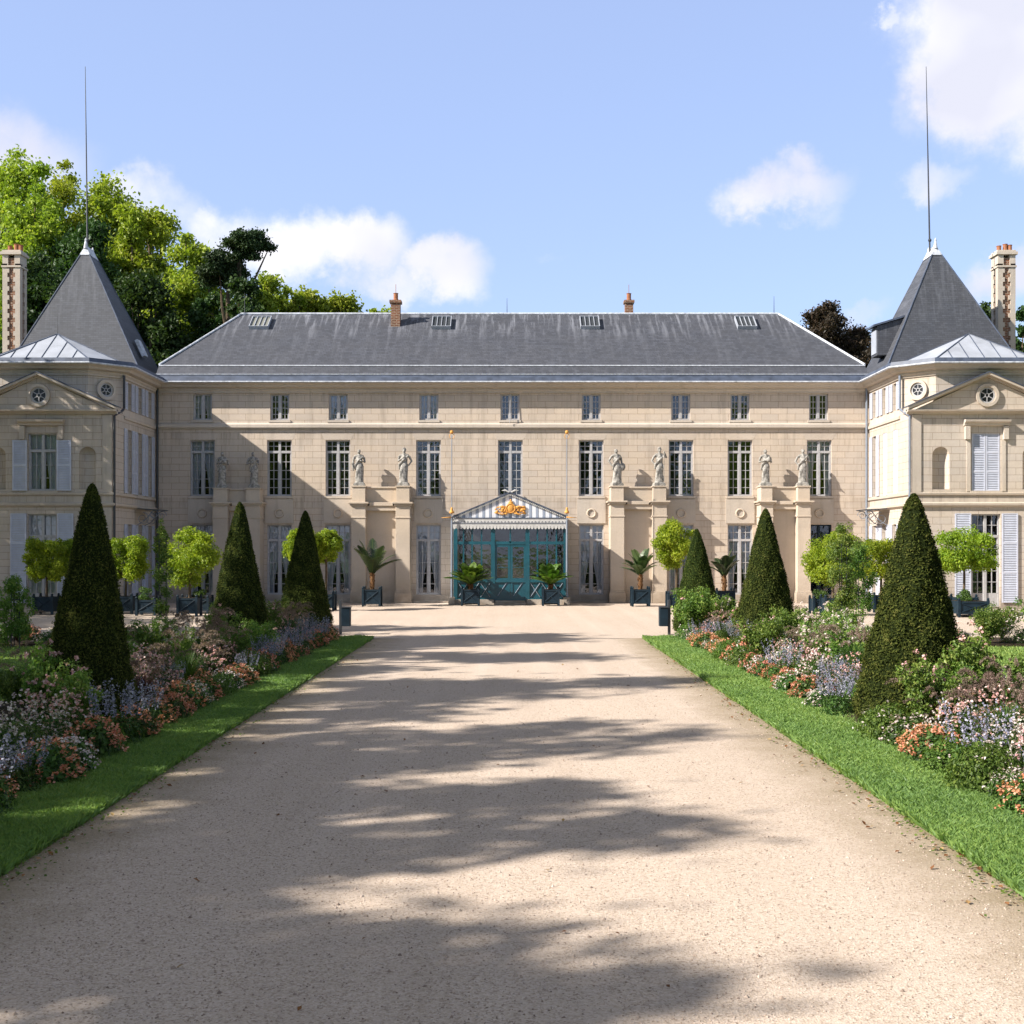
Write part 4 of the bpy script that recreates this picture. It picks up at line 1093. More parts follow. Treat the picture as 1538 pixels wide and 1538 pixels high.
# gilded crest: spread wings, shield, crown
b = MB(); cxg = XP(766.5); yc = YP - 0.17; zc = ZP(763); cr_ = random.Random(8)
b.ball((cxg, yc, zc - 0.02), 0.15, 10, (1, 0.35, 1.15)); b.ball((cxg, yc, zc + 0.20), 0.085, 8, (1.1, 0.4, 0.9)); b.ball((cxg, yc, zc + 0.31), 0.04, 6, (1, .5, 1)); b.ring((cxg, yc - .02, zc - 0.02), 0.18, 0.025)
for q in (-1, 1):
    for k in range(26):
        t = cr_.random(); x = q * (0.14 + 0.46 * t); h = 0.20 - 0.10 * t + (0.06 if t > 0.8 else 0)
        b.ball((cxg + x, yc + cr_.uniform(-.02, .02), zc - 0.08 + cr_.uniform(-h, h * 0.8)), cr_.uniform(0.028, 0.055), 6, (cr_.uniform(.8, 1.6), 0.5, cr_.uniform(.6, 1.1)))
    b.tube([(cxg + q * 0.12, yc, zc + 0.02), (cxg + q * 0.34, yc, zc + 0.06), (cxg + q * 0.58, yc, zc + 0.01)], [0.03, 0.04, 0.015], 6)
    b.tube([(cxg + q * 0.12, yc, zc - 0.2), (cxg + q * 0.34, yc, zc - 0.26), (cxg + q * 0.60, yc, zc - 0.18)], [0.03, 0.03, 0.012], 6)
b.build('crest', M['gold'], PO, smooth=True)
# acroteria at the peak
b = MB()
for q in (-1, 1): b.tube([(mx_ + q * 0.05, YP - 0.2, zg1 + 0.04), (mx_ + q * 0.2, YP - 0.2, zg1 + 0.12), (mx_ + q * 0.34, YP - 0.2, zg1 + 0.10)], [0.03, 0.035, 0.008], 6)
b.build('gable_finial', M['valance'], PO)
# lance poles
for p in (678.5, 850.5):
    x = XP(p); b = MB(); b.tube([(x, YP - 0.28, 0.3), (x, YP - 0.28, 3.4)], [0.045, 0.04], 8); b.tube([(x, YP - 0.28, 3.4), (x, YP - 0.28, ZP(655))], 0.018, 8)
    po = b.build('pole', M['steel'], PO)
    b = MB(); b.ball((x, YP - 0.28, ZP(650)), 0.075, 8); b.ring((x, YP - 0.28, ZP(656)), 0.10, 0.010)
    b.lathe((x, YP - 0.28, ZP(771)), [(0.03, -0.02), (0.10, 0.0), (0.09, 0.06), (0.04, 0.14), (0.05, 0.17), (0.02, 0.24)], 10)
    b.tube([(x - 0.02, YP - 0.28, ZP(777)), (x + (-0.42 if p < 700 else 0.42), YP - 0.28, ZP(778))], [0.03, 0.006], 6); b.build('gilt_ornament', M['gold'], po, smooth=True)
    b = MB(); b.box(x - 0.13, x + 0.13, YP - 0.41, YP - 0.15, 0, 0.3); b.build('pole_block', M['trim'], po)
b = MB(); b.box(zx(575), zx(680), YP - 0.35, YP + 0.3, 0, 0.2); b.box(zx(915), zx(1035), YP - 0.35, YP + 0.3, 0, 0.2); b.box(zx(390), zx(470), YP - 0.3, YP + 0.3, 0, 0.2); b.box(zx(1140), zx(1200), YP - 0.3, YP + 0.3, 0, 0.2)
b.box(zx(682), zx(912), YP - 0.5, YP + 0.3, 0, 0.09); b.box(zx(690), zx(905), YP - 0.3, YP + 0.25, 0.092, 0.158); b.box(xl, xr, YP + 0.302, YF - 0.11, 0, 0.15)
b.build('step', M['trim'], PO)
# side lamp-cord: thin flag line on the wall
b = MB(); b.tube([(X(766), YF - 0.16, Z(592)), (X(765), YF - 0.20, Z(636))], 0.015, 5); b.build('flag_holder', M['frame'], CH)

# ------------------------------------------------------------------ statues
def statue_mesh(seed, H=1.46, lean=0.0, hold=None, armL='down', armR='bent', helmet=False, wide=1.0):
    r = random.Random(seed); b = MB()
    hx = lean
    # robe: wide at the foot, weight on one leg
    b.tube([(0, 0, 0.02), (0.01, 0, 0.25), (0.03 * wide, 0, 0.50), (0.03 + hx * 0.3, 0, 0.74), (0.02 + hx * 0.6, 0, 0.88), (hx * 0.8, 0, 1.02), (hx, 0, 1.16)],
           [0.19 * wide, 0.165 * wide, 0.155 * wide, 0.165, 0.125, 0.15, 0.13], 14)
    b.tube([(-0.08, -0.05, 0.02), (-0.09, -0.08, 0.30), (-0.06, -0.10, 0.52), (0.0, -0.04, 0.76)], [0.08, 0.085, 0.09, 0.10], 10)   # advanced knee
    b.tube([(0.10, -0.04, 0.02), (0.09, -0.05, 0.4), (0.08, -0.02, 0.74)], [0.09, 0.08, 0.10], 10)
    for k in range(7):     # folds
        a = -0.9 + k * 0.3; x = 0.17 * math.sin(a) * wide; y = -0.155 * math.cos(a)
        b.tube([(x * 1.1, y * 1.1, 0.02), (x, y, 0.35 + 0.04 * (k % 2)), (x * 0.6 + 0.03, y * 0.8, 0.72)], [0.028, 0.022, 0.01], 6)
    b.tube([(-0.20 + hx, 0, 1.17), (hx, -0.01, 1.20), (0.20 + hx, 0, 1.17)], [0.055, 0.10, 0.055], 10)          # shoulders
    b.tube([(hx, 0, 1.20), (hx, -0.01, 1.30)], [0.055, 0.048], 8)
    b.ball((hx, -0.02, 1.375), 0.082, 10, (0.92, 1.05, 1.2)); b.ball((hx, 0.03, 1.40), 0.08, 8, (1, 1, 1)); b.ball((hx, -0.11, 1.365), 0.018, 6)
    if helmet:
        b.tube([(hx, -0.08, 1.43), (hx, -0.02, 1.50), (hx, 0.08, 1.46), (hx, 0.13, 1.36)], [0.02, 0.04, 0.035, 0.015], 6); b.ball((hx, 0, 1.42), 0.095, 8)
    def arm(q, mode):
        s = Vector((hx + q * 0.205, 0, 1.15))
        if mode == 'down': p = [s, Vector((hx + q * 0.25, 0.0, 0.92)), Vector((hx + q * 0.24, -0.06, 0.70))]
        elif mode == 'bent': p = [s, Vector((hx + q * 0.26, 0.0, 0.93)), Vector((hx + q * 0.10, -0.18, 0.98))]
        elif mode == 'chest': p = [s, Vector((hx + q * 0.23, -0.05, 0.95)), Vector((hx - q * 0.02, -0.17, 1.12))]
        elif mode == 'up': p = [s, Vector((hx + q * 0.27, -0.08, 1.08)), Vector((hx + q * 0.16, -0.14, 1.30))]
        else: p = [s, Vector((hx + q * 0.31, 0.02, 0.95)), Vector((hx + q * 0.20, -0.04, 0.78))]      # hip
        b.tube(p, [0.058, 0.046, 0.032], 8); b.ball(p[-1], 0.038, 6); return p[-1]
    l = arm(-1, armL); rr = arm(1, armR)
    b.tube([(0.17 + hx, -0.05, 1.16), (0.0 + hx, -0.15, 1.0), (-0.16, -0.08, 0.82), (-0.18, 0.0, 0.6)], [0.04, 0.045, 0.05, 0.03], 8)   # mantle
    if hold == 'staff': b.tube([(rr.x, rr.y, 0.1), (rr.x, rr.y, 1.2)], 0.016, 6)
    if hold == 'urn': b.ball((rr.x, rr.y - 0.02, rr.z + 0.05), 0.09, 8, (1, 1, 1.2))
    if hold == 'shield': b.ball((0.22, -0.10, 0.72), 0.16, 10, (0.9, 0.3, 1.1))
    if hold == 'sheaf': b.tube([(l.x, l.y, l.z - 0.15), (l.x - 0.02, l.y, l.z + 0.22)], [0.03, 0.07], 8)
    b.box(-0.22, 0.22, -0.2, 0.2, -0.02, 0.05)
    me = bpy.data.meshes.new('figure'); me.from_pydata(b.v, [], b.f); me.update()
    tmp = bpy.data.objects.new('figure_tmp', me); COL.objects.link(tmp)
    md = tmp.modifiers.new('r', 'REMESH'); md.mode = 'VOXEL'; md.voxel_size = 0.016; md.use_smooth_shade = True
    sm = tmp.modifiers.new('s', 'SMOOTH'); sm.iterations = 2; sm.factor = 0.4
    dg = bpy.context.evaluated_depsgraph_get(); dg.update()
    out = bpy.data.meshes.new_from_object(tmp.evaluated_get(dg))
    bpy.data.objects.remove(tmp); k = H / 1.46
    out.transform(Matrix.Scale(k, 4)); return out
SPEC = [
    dict(lean=0.02, armL='chest', armR='bent', hold='urn', H=1.40), dict(lean=-0.05, armL='bent', armR='chest', H=1.40),
    dict(lean=-0.02, armL='down', armR='bent', hold='sheaf', H=1.42), dict(lean=0.03, armL='chest', armR='hip', H=1.46, helmet=True),
    dict(lean=-0.03, armL='hip', armR='down', hold='shield', H=1.44, wide=1.15), dict(lean=0.02, armL='hip', armR='up', hold='staff', H=1.48, helmet=True),
    dict(lean=0.0, armL='bent', armR='bent', H=1.42, hold='urn', wide=0.95), dict(lean=0.03, armL='hip', armR='bent', H=1.44)]
SLAB = ['draped marble statue holding a jar, leftmost of the eight on the facade',
        'draped marble statue leaning sideways, second of the eight from the left',
        'robed marble statue carrying a sheaf on the pier behind a potted palm',
        'helmeted marble statue just left of the window beside the porch, fourth from the left',
        'broad marble statue with a round shield, fifth of the eight from the left',
        'crested marble statue with staff, sixth of the eight from the left',
        'slim marble statue with both forearms raised, seventh of the eight from the left',
        'marble statue with hand on hip, rightmost of the eight on the facade']
for i, (p, sp_) in enumerate(zip(PED, SPEC)):
    st = empty('statue', (p[0], p[1], p[2]), SLAB[i], 'statue', 'marble statues on the facade piers', rz=(0.25 - 0.1 * (i % 4)))
    b = MB(); b.box(p[0] - 0.24, p[0] + 0.24, p[1] - 0.22, p[1] + 0.22, p[2] + 0.001, p[2] + 0.09); b.build('statue_base', M['statue'], st, bevel=0.01)
    me = statue_mesh(i, **sp_); me.name = 'figure'; me.materials.clear(); me.materials.append(M['statue'])
    o = bpy.data.objects.new('figure', me); COL.objects.link(o); o.parent = st; o.location = (0, 0, 0.09)
# ------------------------------------------------------------------ greenery materials
G = dict(
    yew=mat_leaf('yew_needles', [(0, (0.006, 0.011, 0.004)), (0.5, (0.040, 0.058, 0.013)), (0.85, (0.082, 0.100, 0.022)), (1, (0.12, 0.125, 0.035))], 0.15, 0.85, 0.05, 0.05),
    lime=mat_leaf('lime_leaves', [(0, (0.045, 0.085, 0.010)), (0.45, (0.16, 0.24, 0.018)), (1, (0.40, 0.46, 0.04))], 0.45, 0.45, 0.08),
    tree=mat_leaf('broad_leaves', [(0, (0.07, 0.115, 0.016)), (0.5, (0.20, 0.27, 0.028)), (0.9, (0.36, 0.41, 0.05)), (1, (0.46, 0.43, 0.08))], 0.4, 0.5, 0.10),
    treed=mat_leaf('dark_leaves', [(0, (0.012, 0.028, 0.010)), (0.6, (0.035, 0.070, 0.018)), (1, (0.07, 0.11, 0.025))], 0.3, 0.5, 0.1),
    pine=mat_leaf('pine_needles', [(0, (0.010, 0.026, 0.010)), (0.6, (0.030, 0.055, 0.018)), (1, (0.055, 0.075, 0.025))], 0.15, 0.6, 0.1),
    copper=mat_leaf('copper_leaves', [(0, (0.016, 0.014, 0.010)), (0.6, (0.042, 0.033, 0.020)), (1, (0.095, 0.058, 0.03))], 0.25, 0.5, 0.1),
    palm=mat_leaf('palm_fronds', [(0, (0.012, 0.028, 0.012)), (0.6, (0.032, 0.060, 0.024)), (1, (0.13, 0.17, 0.06))], 0.25, 0.4, 0.1, 0.5),
    cycad=mat_leaf('cycad_fronds', [(0, (0.035, 0.085, 0.015)), (0.6, (0.09, 0.17, 0.025)), (1, (0.18, 0.26, 0.05))], 0.3, 0.4, 0.1, 0.4),
    rose=mat_leaf('rose_leaves', [(0, (0.035, 0.08, 0.018)), (0.55, (0.10, 0.18, 0.032)), (0.85, (0.22, 0.30, 0.06)), (1, (0.40, 0.44, 0.13))], 0.35, 0.45, 0.15),
    bed=mat_leaf('bedding_leaves', [(0, (0.022, 0.05, 0.012)), (0.6, (0.055, 0.115, 0.022)), (1, (0.12, 0.19, 0.04))], 0.3, 0.5, 0.2),
    fern=mat_leaf('feathery_leaves', [(0, (0.04, 0.085, 0.014)), (0.6, (0.09, 0.16, 0.026)), (1, (0.17, 0.25, 0.05))], 0.35, 0.5, 0.15),
    purple=mat_leaf('purple_leaves', [(0, (0.02, 0.008, 0.008)), (0.6, (0.06, 0.022, 0.02)), (1, (0.11, 0.05, 0.035))], 0.2, 0.5, 0.15),
    coral=mat_leaf('coral_petals', [(0, (0.42, 0.14, 0.07)), (0.6, (0.66, 0.28, 0.17)), (1, (0.76, 0.44, 0.31))], 0.25, 0.6, 0.1),
    blue=mat_leaf('blue_petals', [(0, (0.14, 0.14, 0.21)), (0.6, (0.24, 0.24, 0.33)), (1, (0.38, 0.38, 0.46))], 0.2, 0.7, 0.15),
    white=mat_leaf('white_petals', [(0, (0.50, 0.38, 0.37)), (0.5, (0.64, 0.53, 0.52)), (1, (0.78, 0.73, 0.71))], 0.25, 0.6, 0.05),
    pink=mat_leaf('pink_petals', [(0, (0.55, 0.26, 0.26)), (0.6, (0.68, 0.42, 0.40)), (1, (0.78, 0.62, 0.58))], 0.25, 0.6, 0.08),
    plume=mat_leaf('grass_plumes', [(0, (0.13, 0.085, 0.075)), (0.6, (0.26, 0.18, 0.15)), (1, (0.42, 0.33, 0.27))], 0.3, 0.8, 0.15),
    grassm=mat_leaf('grass_blades', [(0, (0.13, 0.22, 0.075)), (0.5, (0.21, 0.32, 0.085)), (0.9, (0.30, 0.38, 0.10)), (1, (0.46, 0.45, 0.20))], 0.35, 0.5, 0.0),
)

# ------------------------------------------------------------------ lawns and borders
BL, BR = -4.30, 4.22          # inner edges of the flower beds
def strip_pts(x0, x1, ye):
    """border of turf with a rounded outer corner at the court end; x0 is the path side"""
    s = 1 if x1 > x0 else -1; pts = [(x0, -25)]; r = 0.35
    for k in range(7):
        a = math.pi / 2 * k / 6; pts.append((x0 + s * r * (1 - math.cos(a)), ye - r + r * math.sin(a)))
    pts += [(x1, ye), (x1, -25)]; return pts
def wobbly(pts, seed, amp=0.06):
    r = random.Random(seed); out = []
    for (a, b) in zip(pts, pts[1:] + pts[:1]):
        n = max(1, int(math.dist(a, b) / 0.35))
        for k in range(n):
            t = k / n; j = amp if 0 < k else 0
            out.append((a[0] + (b[0] - a[0]) * t + r.uniform(-j, j), a[1] + (b[1] - a[1]) * t))
    return out
for x0, x1, nm in ((PR, 5.0, 1), (PL, -5.0, 2)):
    b = MB(); pts = wobbly(strip_pts(x0, x1, EDGE), nm)
    b.prism([(x, y, 0.03) for x, y in pts], (0, 0, -0.06)); tag(b.build('lawn', M['lawn']), kind='structure')
for s_ in (-1, 1):
    b = MB(); x0, x1 = (BL if s_ < 0 else BR), s_ * 7.3
    n = 60; prof = [(0, 0.034), (0.1, 0.09), (0.5, 0.14), (0.9, 0.10), (1, 0.034)]
    ys = np.linspace(-20, EDGE - 0.1, n); rr = random.Random(3)
    rows = [[(x0 + (x1 - x0) * t + rr.uniform(-.04, .04), y, z + rr.uniform(-0.01, 0.02)) for t, z in prof] for y in ys]
    for i in range(n - 1):
        for k in range(4): b.quad(rows[i][k], rows[i][k + 1], rows[i + 1][k + 1], rows[i + 1][k])
    b.poly(rows[-1][::-1] + [(x1, EDGE - .1, 0), (x0, EDGE - .1, 0)])
    tag(b.build('soil', M['soil']), kind='structure')
    a, c = sorted((s_ * 7.25, s_ * 19.0))
    b = MB(); b.prism([(a, -20, 0.03), (c, -20, 0.03), (c, 30.6, 0.03), (a, 30.6, 0.03)], (0, 0, -0.06)); tag(b.build('lawn', M['lawn']), kind='structure')
    a, c = sorted((s_ * 8.9, s_ * 18.0))
    b = MB(); b.prism([(a, 28.2, 0.09), (c, 28.2, 0.09), (c, 30.4, 0.09), (a, 30.4, 0.09)], (0, 0, -0.06)); tag(b.build('soil', M['soil']), kind='structure')

# grass blades, denser near the camera
def blades(xs, ys, z, h, w, rng):
    n = len(xs); P = np.stack([xs, ys, np.full(n, z)], 1)
    a = rng.uniform(0, 2 * np.pi, n); d = np.stack([np.cos(a), np.sin(a), np.zeros(n)], 1) * (w * rng.uniform(0.6, 1.3, n))[:, None]
    le = rng.normal(0, 0.45, (n, 2)) * h[:, None]
    tip = P + np.concatenate([le, h[:, None]], 1); mid = P + np.concatenate([le * 0.3, h[:, None] * 0.6], 1)
    V = np.stack([P - d, P + d, mid + d * 0.7, tip], 1).reshape(-1, 3); return V, np.arange(4 * n).reshape(n, 4)
rng = np.random.default_rng(11)
parts = []
for x0, x1 in ((PR - 0.02, BR + 0.25), (BL - 0.25, PL + 0.02)):
    N_ = 150000
    ys = 5.6 * (EDGE / 5.6) ** rng.uniform(0, 1, N_)
    xs = rng.uniform(x0, x1, N_)
    k = ys < EDGE
    xs, ys = xs[k], ys[k]
    tuft = np.sin(xs * 9 + np.sin(ys * 5) * 2) * np.sin(ys * 6.3) * 0.25 + 1
    h = (0.030 + 0.022 * rng.uniform(0, 1, len(xs))) * tuft * (1 + 0.012 * ys)
    w = 0.0026 + 0.0003 * ys
    V, Fq = blades(xs, ys, 0.028, h, w, rng)
    patch = 0.5 + 0.25 * np.sin(xs * 2.1 + ys * 0.9) * np.sin(ys * 0.7)
    parts.append((V, Fq, np.clip(patch * 0.6 + rng.uniform(-0.25, 0.45, len(xs)), 0, 1)))
    # ragged long fringe on the path edge
    n = 9000; e = PR if x0 > 0 else PL; s_ = 1 if x0 > 0 else -1
    ys = 5.6 * (EDGE / 5.6) ** rng.uniform(0, 1, n); xs = e + s_ * np.abs(rng.normal(0, 0.05, n)) - s_ * 0.03
    V, Fq = blades(xs, ys, 0.0, rng.uniform(0.03, 0.085, n), 0.005 + 0.0004 * ys, rng); parts.append((V, Fq, rng.uniform(0.0, 0.7, n)))
tag(link_mesh('grass', np_mesh('grass', *merge(parts), G['grassm'])), 'short mown grass on the turf strips beside the gravel path', 'grass', kind='stuff')
parts = []
for s_ in (-1, 1):
    n = 45000; ys = rng.uniform(12, 30.5, n); xs = s_ * rng.uniform(7.2, 15, n)
    V, Fq = blades(xs, ys, 0.03, rng.uniform(0.02, 0.045, n), np.full(n, 0.012), rng); parts.append((V, Fq, rng.uniform(0.2, 0.95, n)))
tag(link_mesh('grass', np_mesh('grass', *merge(parts), G['grassm'])), 'mown lawn grass behind the flower borders', 'grass', kind='stuff')
# low clover and daisies at the edge, loose stones, fallen leaves
n = 7000; ys = 5.5 * (30 / 5.5) ** rng.uniform(0, 1, n); sd = rng.choice([-1, 1], n)
xs = np.where(sd > 0, PR, PL) - sd * np.abs(rng.normal(0, 0.16, n)) + sd * 0.12
P = np.stack([xs, ys, 0.012 + rng.uniform(0, 0.015, n)], 1); Nn = np.stack([rng.normal(0, .4, n), rng.normal(0, .4, n), np.ones(n)], 1)
V, Fq = leaf_quads(P, Nn, rng.uniform(0.015, 0.04, n), rng, 0.8)
tag(link_mesh('clover', np_mesh('clover', V, Fq, rng.uniform(0.4, 1, n), G['fern'])), 'creeping clover and weeds along the path edges', 'weeds', kind='stuff')
leafb = mat_leaf('dry_leaves', [(0, (0.12, 0.05, 0.02)), (0.6, (0.24, 0.11, 0.04)), (1, (0.34, 0.24, 0.10))], 0.15, 0.7, 0)
n = 420; ys = 6.0 * (26 / 6.0) ** rng.uniform(0, 1, n); sd = rng.choice([-1, 1, 1], n); xs = np.where(sd > 0, PR, PL) - sd * np.abs(rng.normal(0, 0.22, n)) + sd * 0.05
sc_ = rng.uniform(0, 1, n) < 0.10; xs = np.where(sc_, rng.uniform(-3.2, 3.0, n), xs)
P = np.stack([xs, ys, np.full(n, 0.014)], 1); V, Fq = leaf_quads(P, np.stack([rng.normal(0, .35, n), rng.normal(0, .35, n), np.ones(n)], 1), rng.uniform(0.03, 0.06, n), rng, 0.7)
tag(link_mesh('fallen_leaves', np_mesh('fallen_leaves', V, Fq, rng.uniform(0, 1, n), leafb)), 'dry brown leaves scattered along the path edges', 'leaves', kind='stuff')
# loose stones
def stones(n, seed):
    r = np.random.default_rng(seed); ys = 5.4 * (22 / 5.4) ** r.uniform(0, 1, n); xs = r.uniform(-3.45, 3.2, n)
    s = r.uniform(0.003, 0.008, n) * np.where(r.uniform(0, 1, n) < 0.06, 2.0, 1.0)
    base = np.array([[1, 0, 0], [0.2, 0.9, 0], [-0.8, 0.5, 0], [-0.6, -0.7, 0], [0.4, -0.8, 0], [0, 0, 0.8]])
    a = r.uniform(0, 6.28, n); c, q = np.cos(a), np.sin(a)
    B = np.repeat(base[None], n, 0) * r.uniform(0.7, 1.3, (n, 6, 1)) * s[:, None, None]
    Xr = B[..., 0] * c[:, None] - B[..., 1] * q[:, None]; Yr = B[..., 0] * q[:, None] + B[..., 1] * c[:, None]
    V = np.stack([Xr + xs[:, None], Yr + ys[:, None], B[..., 2] + 0.001], 2).reshape(-1, 3)
    t = np.array([[0, 1, 5], [1, 2, 5], [2, 3, 5], [3, 4, 5], [4, 0, 5]]); Fq = (t[None] + (np.arange(n) * 6)[:, None, None]).reshape(-1, 3)
    return V, Fq, np.repeat(r.uniform(0, 1, n), 5)
pebm = mat_leaf('loose_stone', [(0, (0.20, 0.155, 0.12)), (0.3, (0.36, 0.285, 0.22)), (1, (0.52, 0.44, 0.36))], 0.0, 0.9, 0)
V, Fq, R_ = stones(26000, 5)
tag(link_mesh('gravel', np_mesh('gravel', V, Fq, R_, pebm)), 'loose stones lying on the beige gravel path', 'gravel', kind='stuff')

# ------------------------------------------------------------------ yew cones
def yew_mesh(seed, n=42000):
    r = np.random.default_rng(seed); H, R0 = 3.0, 0.70
    def prof(t): return 0.085 * np.sqrt(np.clip(1 - t ** 14, 0, 1)) + (R0 - 0.085) * (1 - t) ** 0.97 * np.where(t < 0.06, 0.86 + t * 2.33, 1.0)
    def bump(a, t): return 1 + 0.035 * np.sin(a * 3 + t * 9 + seed) + 0.030 * np.sin(a * 7 - t * 23 + seed * 2) + 0.022 * np.sin(a * 13 + t * 41) + 0.016 * np.sin(a * 5 + t * 67)
    na, nt_ = 64, 60
    A = np.linspace(0, 2 * np.pi, na, endpoint=False); T = np.linspace(0, 1, nt_)
    AA, TT = np.meshgrid(A, T); Rr = prof(TT) * bump(AA, TT) * 0.965
    V0 = np.stack([Rr * np.cos(AA), Rr * np.sin(AA), TT * H], 2).reshape(-1, 3)
    i, j = np.meshgrid(np.arange(nt_ - 1), np.arange(na), indexing='ij'); j2 = (j + 1) % na
    F0 = np.stack([i * na + j, i * na + j2, (i + 1) * na + j2, (i + 1) * na + j], 2).reshape(-1, 4)
    # shoots
    t = 1 - np.sqrt(r.uniform(0, 1, n)); t = np.where(r.uniform(0, 1, n) < 0.03, r.uniform(0.93, 1.0, n), t); a = r.uniform(0, 2 * np.pi, n)
    depth = np.where(r.uniform(0, 1, n) < 0.03, r.uniform(1.02, 1.075, n), r.uniform(0.93, 1.03, n)); rad = prof(t) * bump(a, t) * depth
    P = np.stack([rad * np.cos(a), rad * np.sin(a), t * H + r.normal(0, 0.01, n)], 1)
    out = np.stack([np.cos(a), np.sin(a), np.full(n, 0.25)], 1)
    Nn = out + r.normal(0, 0.75, (n, 3))
    V1, F1 = leaf_quads(P, Nn, r.uniform(0.022, 0.05, n), r, 0.42)
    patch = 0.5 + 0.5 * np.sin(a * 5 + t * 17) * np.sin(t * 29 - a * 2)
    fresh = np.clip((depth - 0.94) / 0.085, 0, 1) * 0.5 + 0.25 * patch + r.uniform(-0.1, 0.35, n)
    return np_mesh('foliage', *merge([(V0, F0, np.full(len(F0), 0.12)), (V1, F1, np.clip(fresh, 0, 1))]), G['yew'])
YM = [yew_mesh(1), yew_mesh(2)]
cones = [(132, 1088, 728, 0.63, 'tall clipped yew cone nearest the camera in the shaded left border, roses at its foot'),
         (358, 983, 755, 0.70, 'clipped yew cone in the middle of the shaded left border'),
         (457, 948, 768, 0.76, 'clipped yew cone beside the litter bin at the court end of the left border'),
         (1373, 1090, 743, 0.76, 'tall sunlit yew cone nearest the camera in the right border'),
         (1149, 976, 765, 0.76, 'sunlit yew cone in the middle of the right border'),
         (1048, 950, 795, 0.71, 'small yew cone at the court end of the right border')]
CONES = []
for i, (px, pb, pt, R0, lab) in enumerate(cones):
    x, y = ground(px, pb); H = (pb - pt) * y / 1890.0
    t = empty('yew_cone', (x, y, 0.05), lab, 'topiary', 'clipped yew cones along the path', rz=i * 1.3)
    o = link_mesh('foliage', YM[i % 2], None, t); o.scale = (R0 / 0.70, R0 / 0.70, (H - 0.05) / 3.0); o.rotation_euler = (0.012 * math.sin(i * 2.1), 0.018 * math.cos(i * 1.7), 0)
    b = MB(); b.tube([(x, y, -0.02), (x, y, 0.6)], [0.07, 0.05], 8); k = b.build('trunk', M['bark'], t)
    CONES.append((x, y, R0))

# ------------------------------------------------------------------ crowns
def clump_leaves(r, C, RR, n, size, squash=0.8, fill=0.45, jitter=0.9, aspect=0.6, up=0.35, gauss=False):
    """leaves through a set of clumps; C (k,3), RR (k,)"""
    C = np.asarray(C, float); RR = np.asarray(RR, float)
    p = RR ** 2 / (RR ** 2).sum(); idx = r.choice(len(C), n, p=p)
    d = unit(r.normal(size=(n, 3))); rad = (fill + (1 - fill) * r.uniform(0, 1, n) ** 0.6) * r.uniform(0.85, 1.12, n)
    d2 = d * np.array([1, 1, squash]); P = C[idx] + d2 * (RR[idx] * rad)[:, None]
    if gauss: P = C[idx] + r.normal(0, 0.52, (n, 3)) * np.array([1, 1, squash]) * RR[idx][:, None]
    Nn = d + r.normal(0, jitter, (n, 3)) * 0.6 + np.array([0, 0, up])
    V, Fq = leaf_quads(P, Nn, size * r.uniform(0.6, 1.3, n), r, aspect, 0.15)
    shade = 0.25 + 0.45 * r.uniform(0, 1, n) + 0.3 * r.uniform(0, 1, len(C))[idx]
    return V, Fq, np.clip(shade, 0, 1)

def limb_tree(mb, base, top, r0, targets, rnd, bend=0.4, lo=0.45):
    base = Vector(base); top = Vector(top)
    pts = [base.lerp(top, k / 5) + Vector((rnd.uniform(-1, 1), rnd.uniform(-1, 1), 0)) * bend * (k / 5) for k in range(6)]
    mb.tube(pts, [r0 * (1 - 0.14 * k) for k in range(6)], 9)
    for tg in targets:
        tg = Vector(tg); k = rnd.uniform(lo, 1.0); s = pts[min(5, int(k * 5.5))]
        m = s.lerp(tg, 0.5) + Vector((rnd.uniform(-.3, .3), rnd.uniform(-.3, .3), -0.15 * (tg - s).length * 0.3))
        mb.tube([s, m, tg], [r0 * 0.42, r0 * 0.26, r0 * 0.08], 6)

def big_tree(name, loc, H, R, mat, label, cat, seed, n=26000, leaf=0.30, crown_lo=0.30, nclump=160, group='trees behind the chateau', squash=0.85, wid=None, lumps=0.20, trunk_top=0.75, lo=0.45):
    r = np.random.default_rng(seed); rnd = random.Random(seed)
    t = empty(name, loc, label, cat, group)
    zc = H * (1 + crown_lo) / 2; hz = H * (1 - crown_lo) / 2
    C = []; RR = []
    for k in range(nclump):
        d = unit(r.normal(size=(1, 3)))[0]; q = r.uniform(0.12, 1.0) ** 0.42 * r.uniform(0.88, 1.06)
        rr = R * lumps * r.uniform(0.6, 1.3)
        u = r.uniform(0, 1) ** 0.5; a = r.uniform(0, 6.283); lob = 1 + 0.18 * math.sin(2 * a + seed) + 0.10 * math.sin(5 * a + 2 * seed)
        zt_ = H * (1 - (1 - crown_lo) * 0.58 * u ** 2.4) - rr * 0.7 - r.uniform(0, 0.03) * H; zl_ = H * crown_lo * (1 + 0.2 * u)
        z = zt_ - (zt_ - zl_) * r.uniform(0, 1) ** 1.35
        C.append(np.array([math.cos(a) * (R - rr * .7) * u * lob, math.sin(a) * (R - rr * .7) * u * lob, z])); RR.append(rr)
    me = np_mesh('crown', *clump_leaves(r, C, RR, n, leaf, squash, gauss=True), mat)
    link_mesh('crown', me, None, t)
    mb = MB(); L_ = Vector(loc)
    limb_tree(mb, L_, L_ + Vector((0, 0, H * trunk_top)), max(0.16, H * 0.02), [L_ + Vector(c) for c in C[::5]], rnd, lo=lo)
    mb.build('trunk', M['bark'], t, smooth=True)
    return t

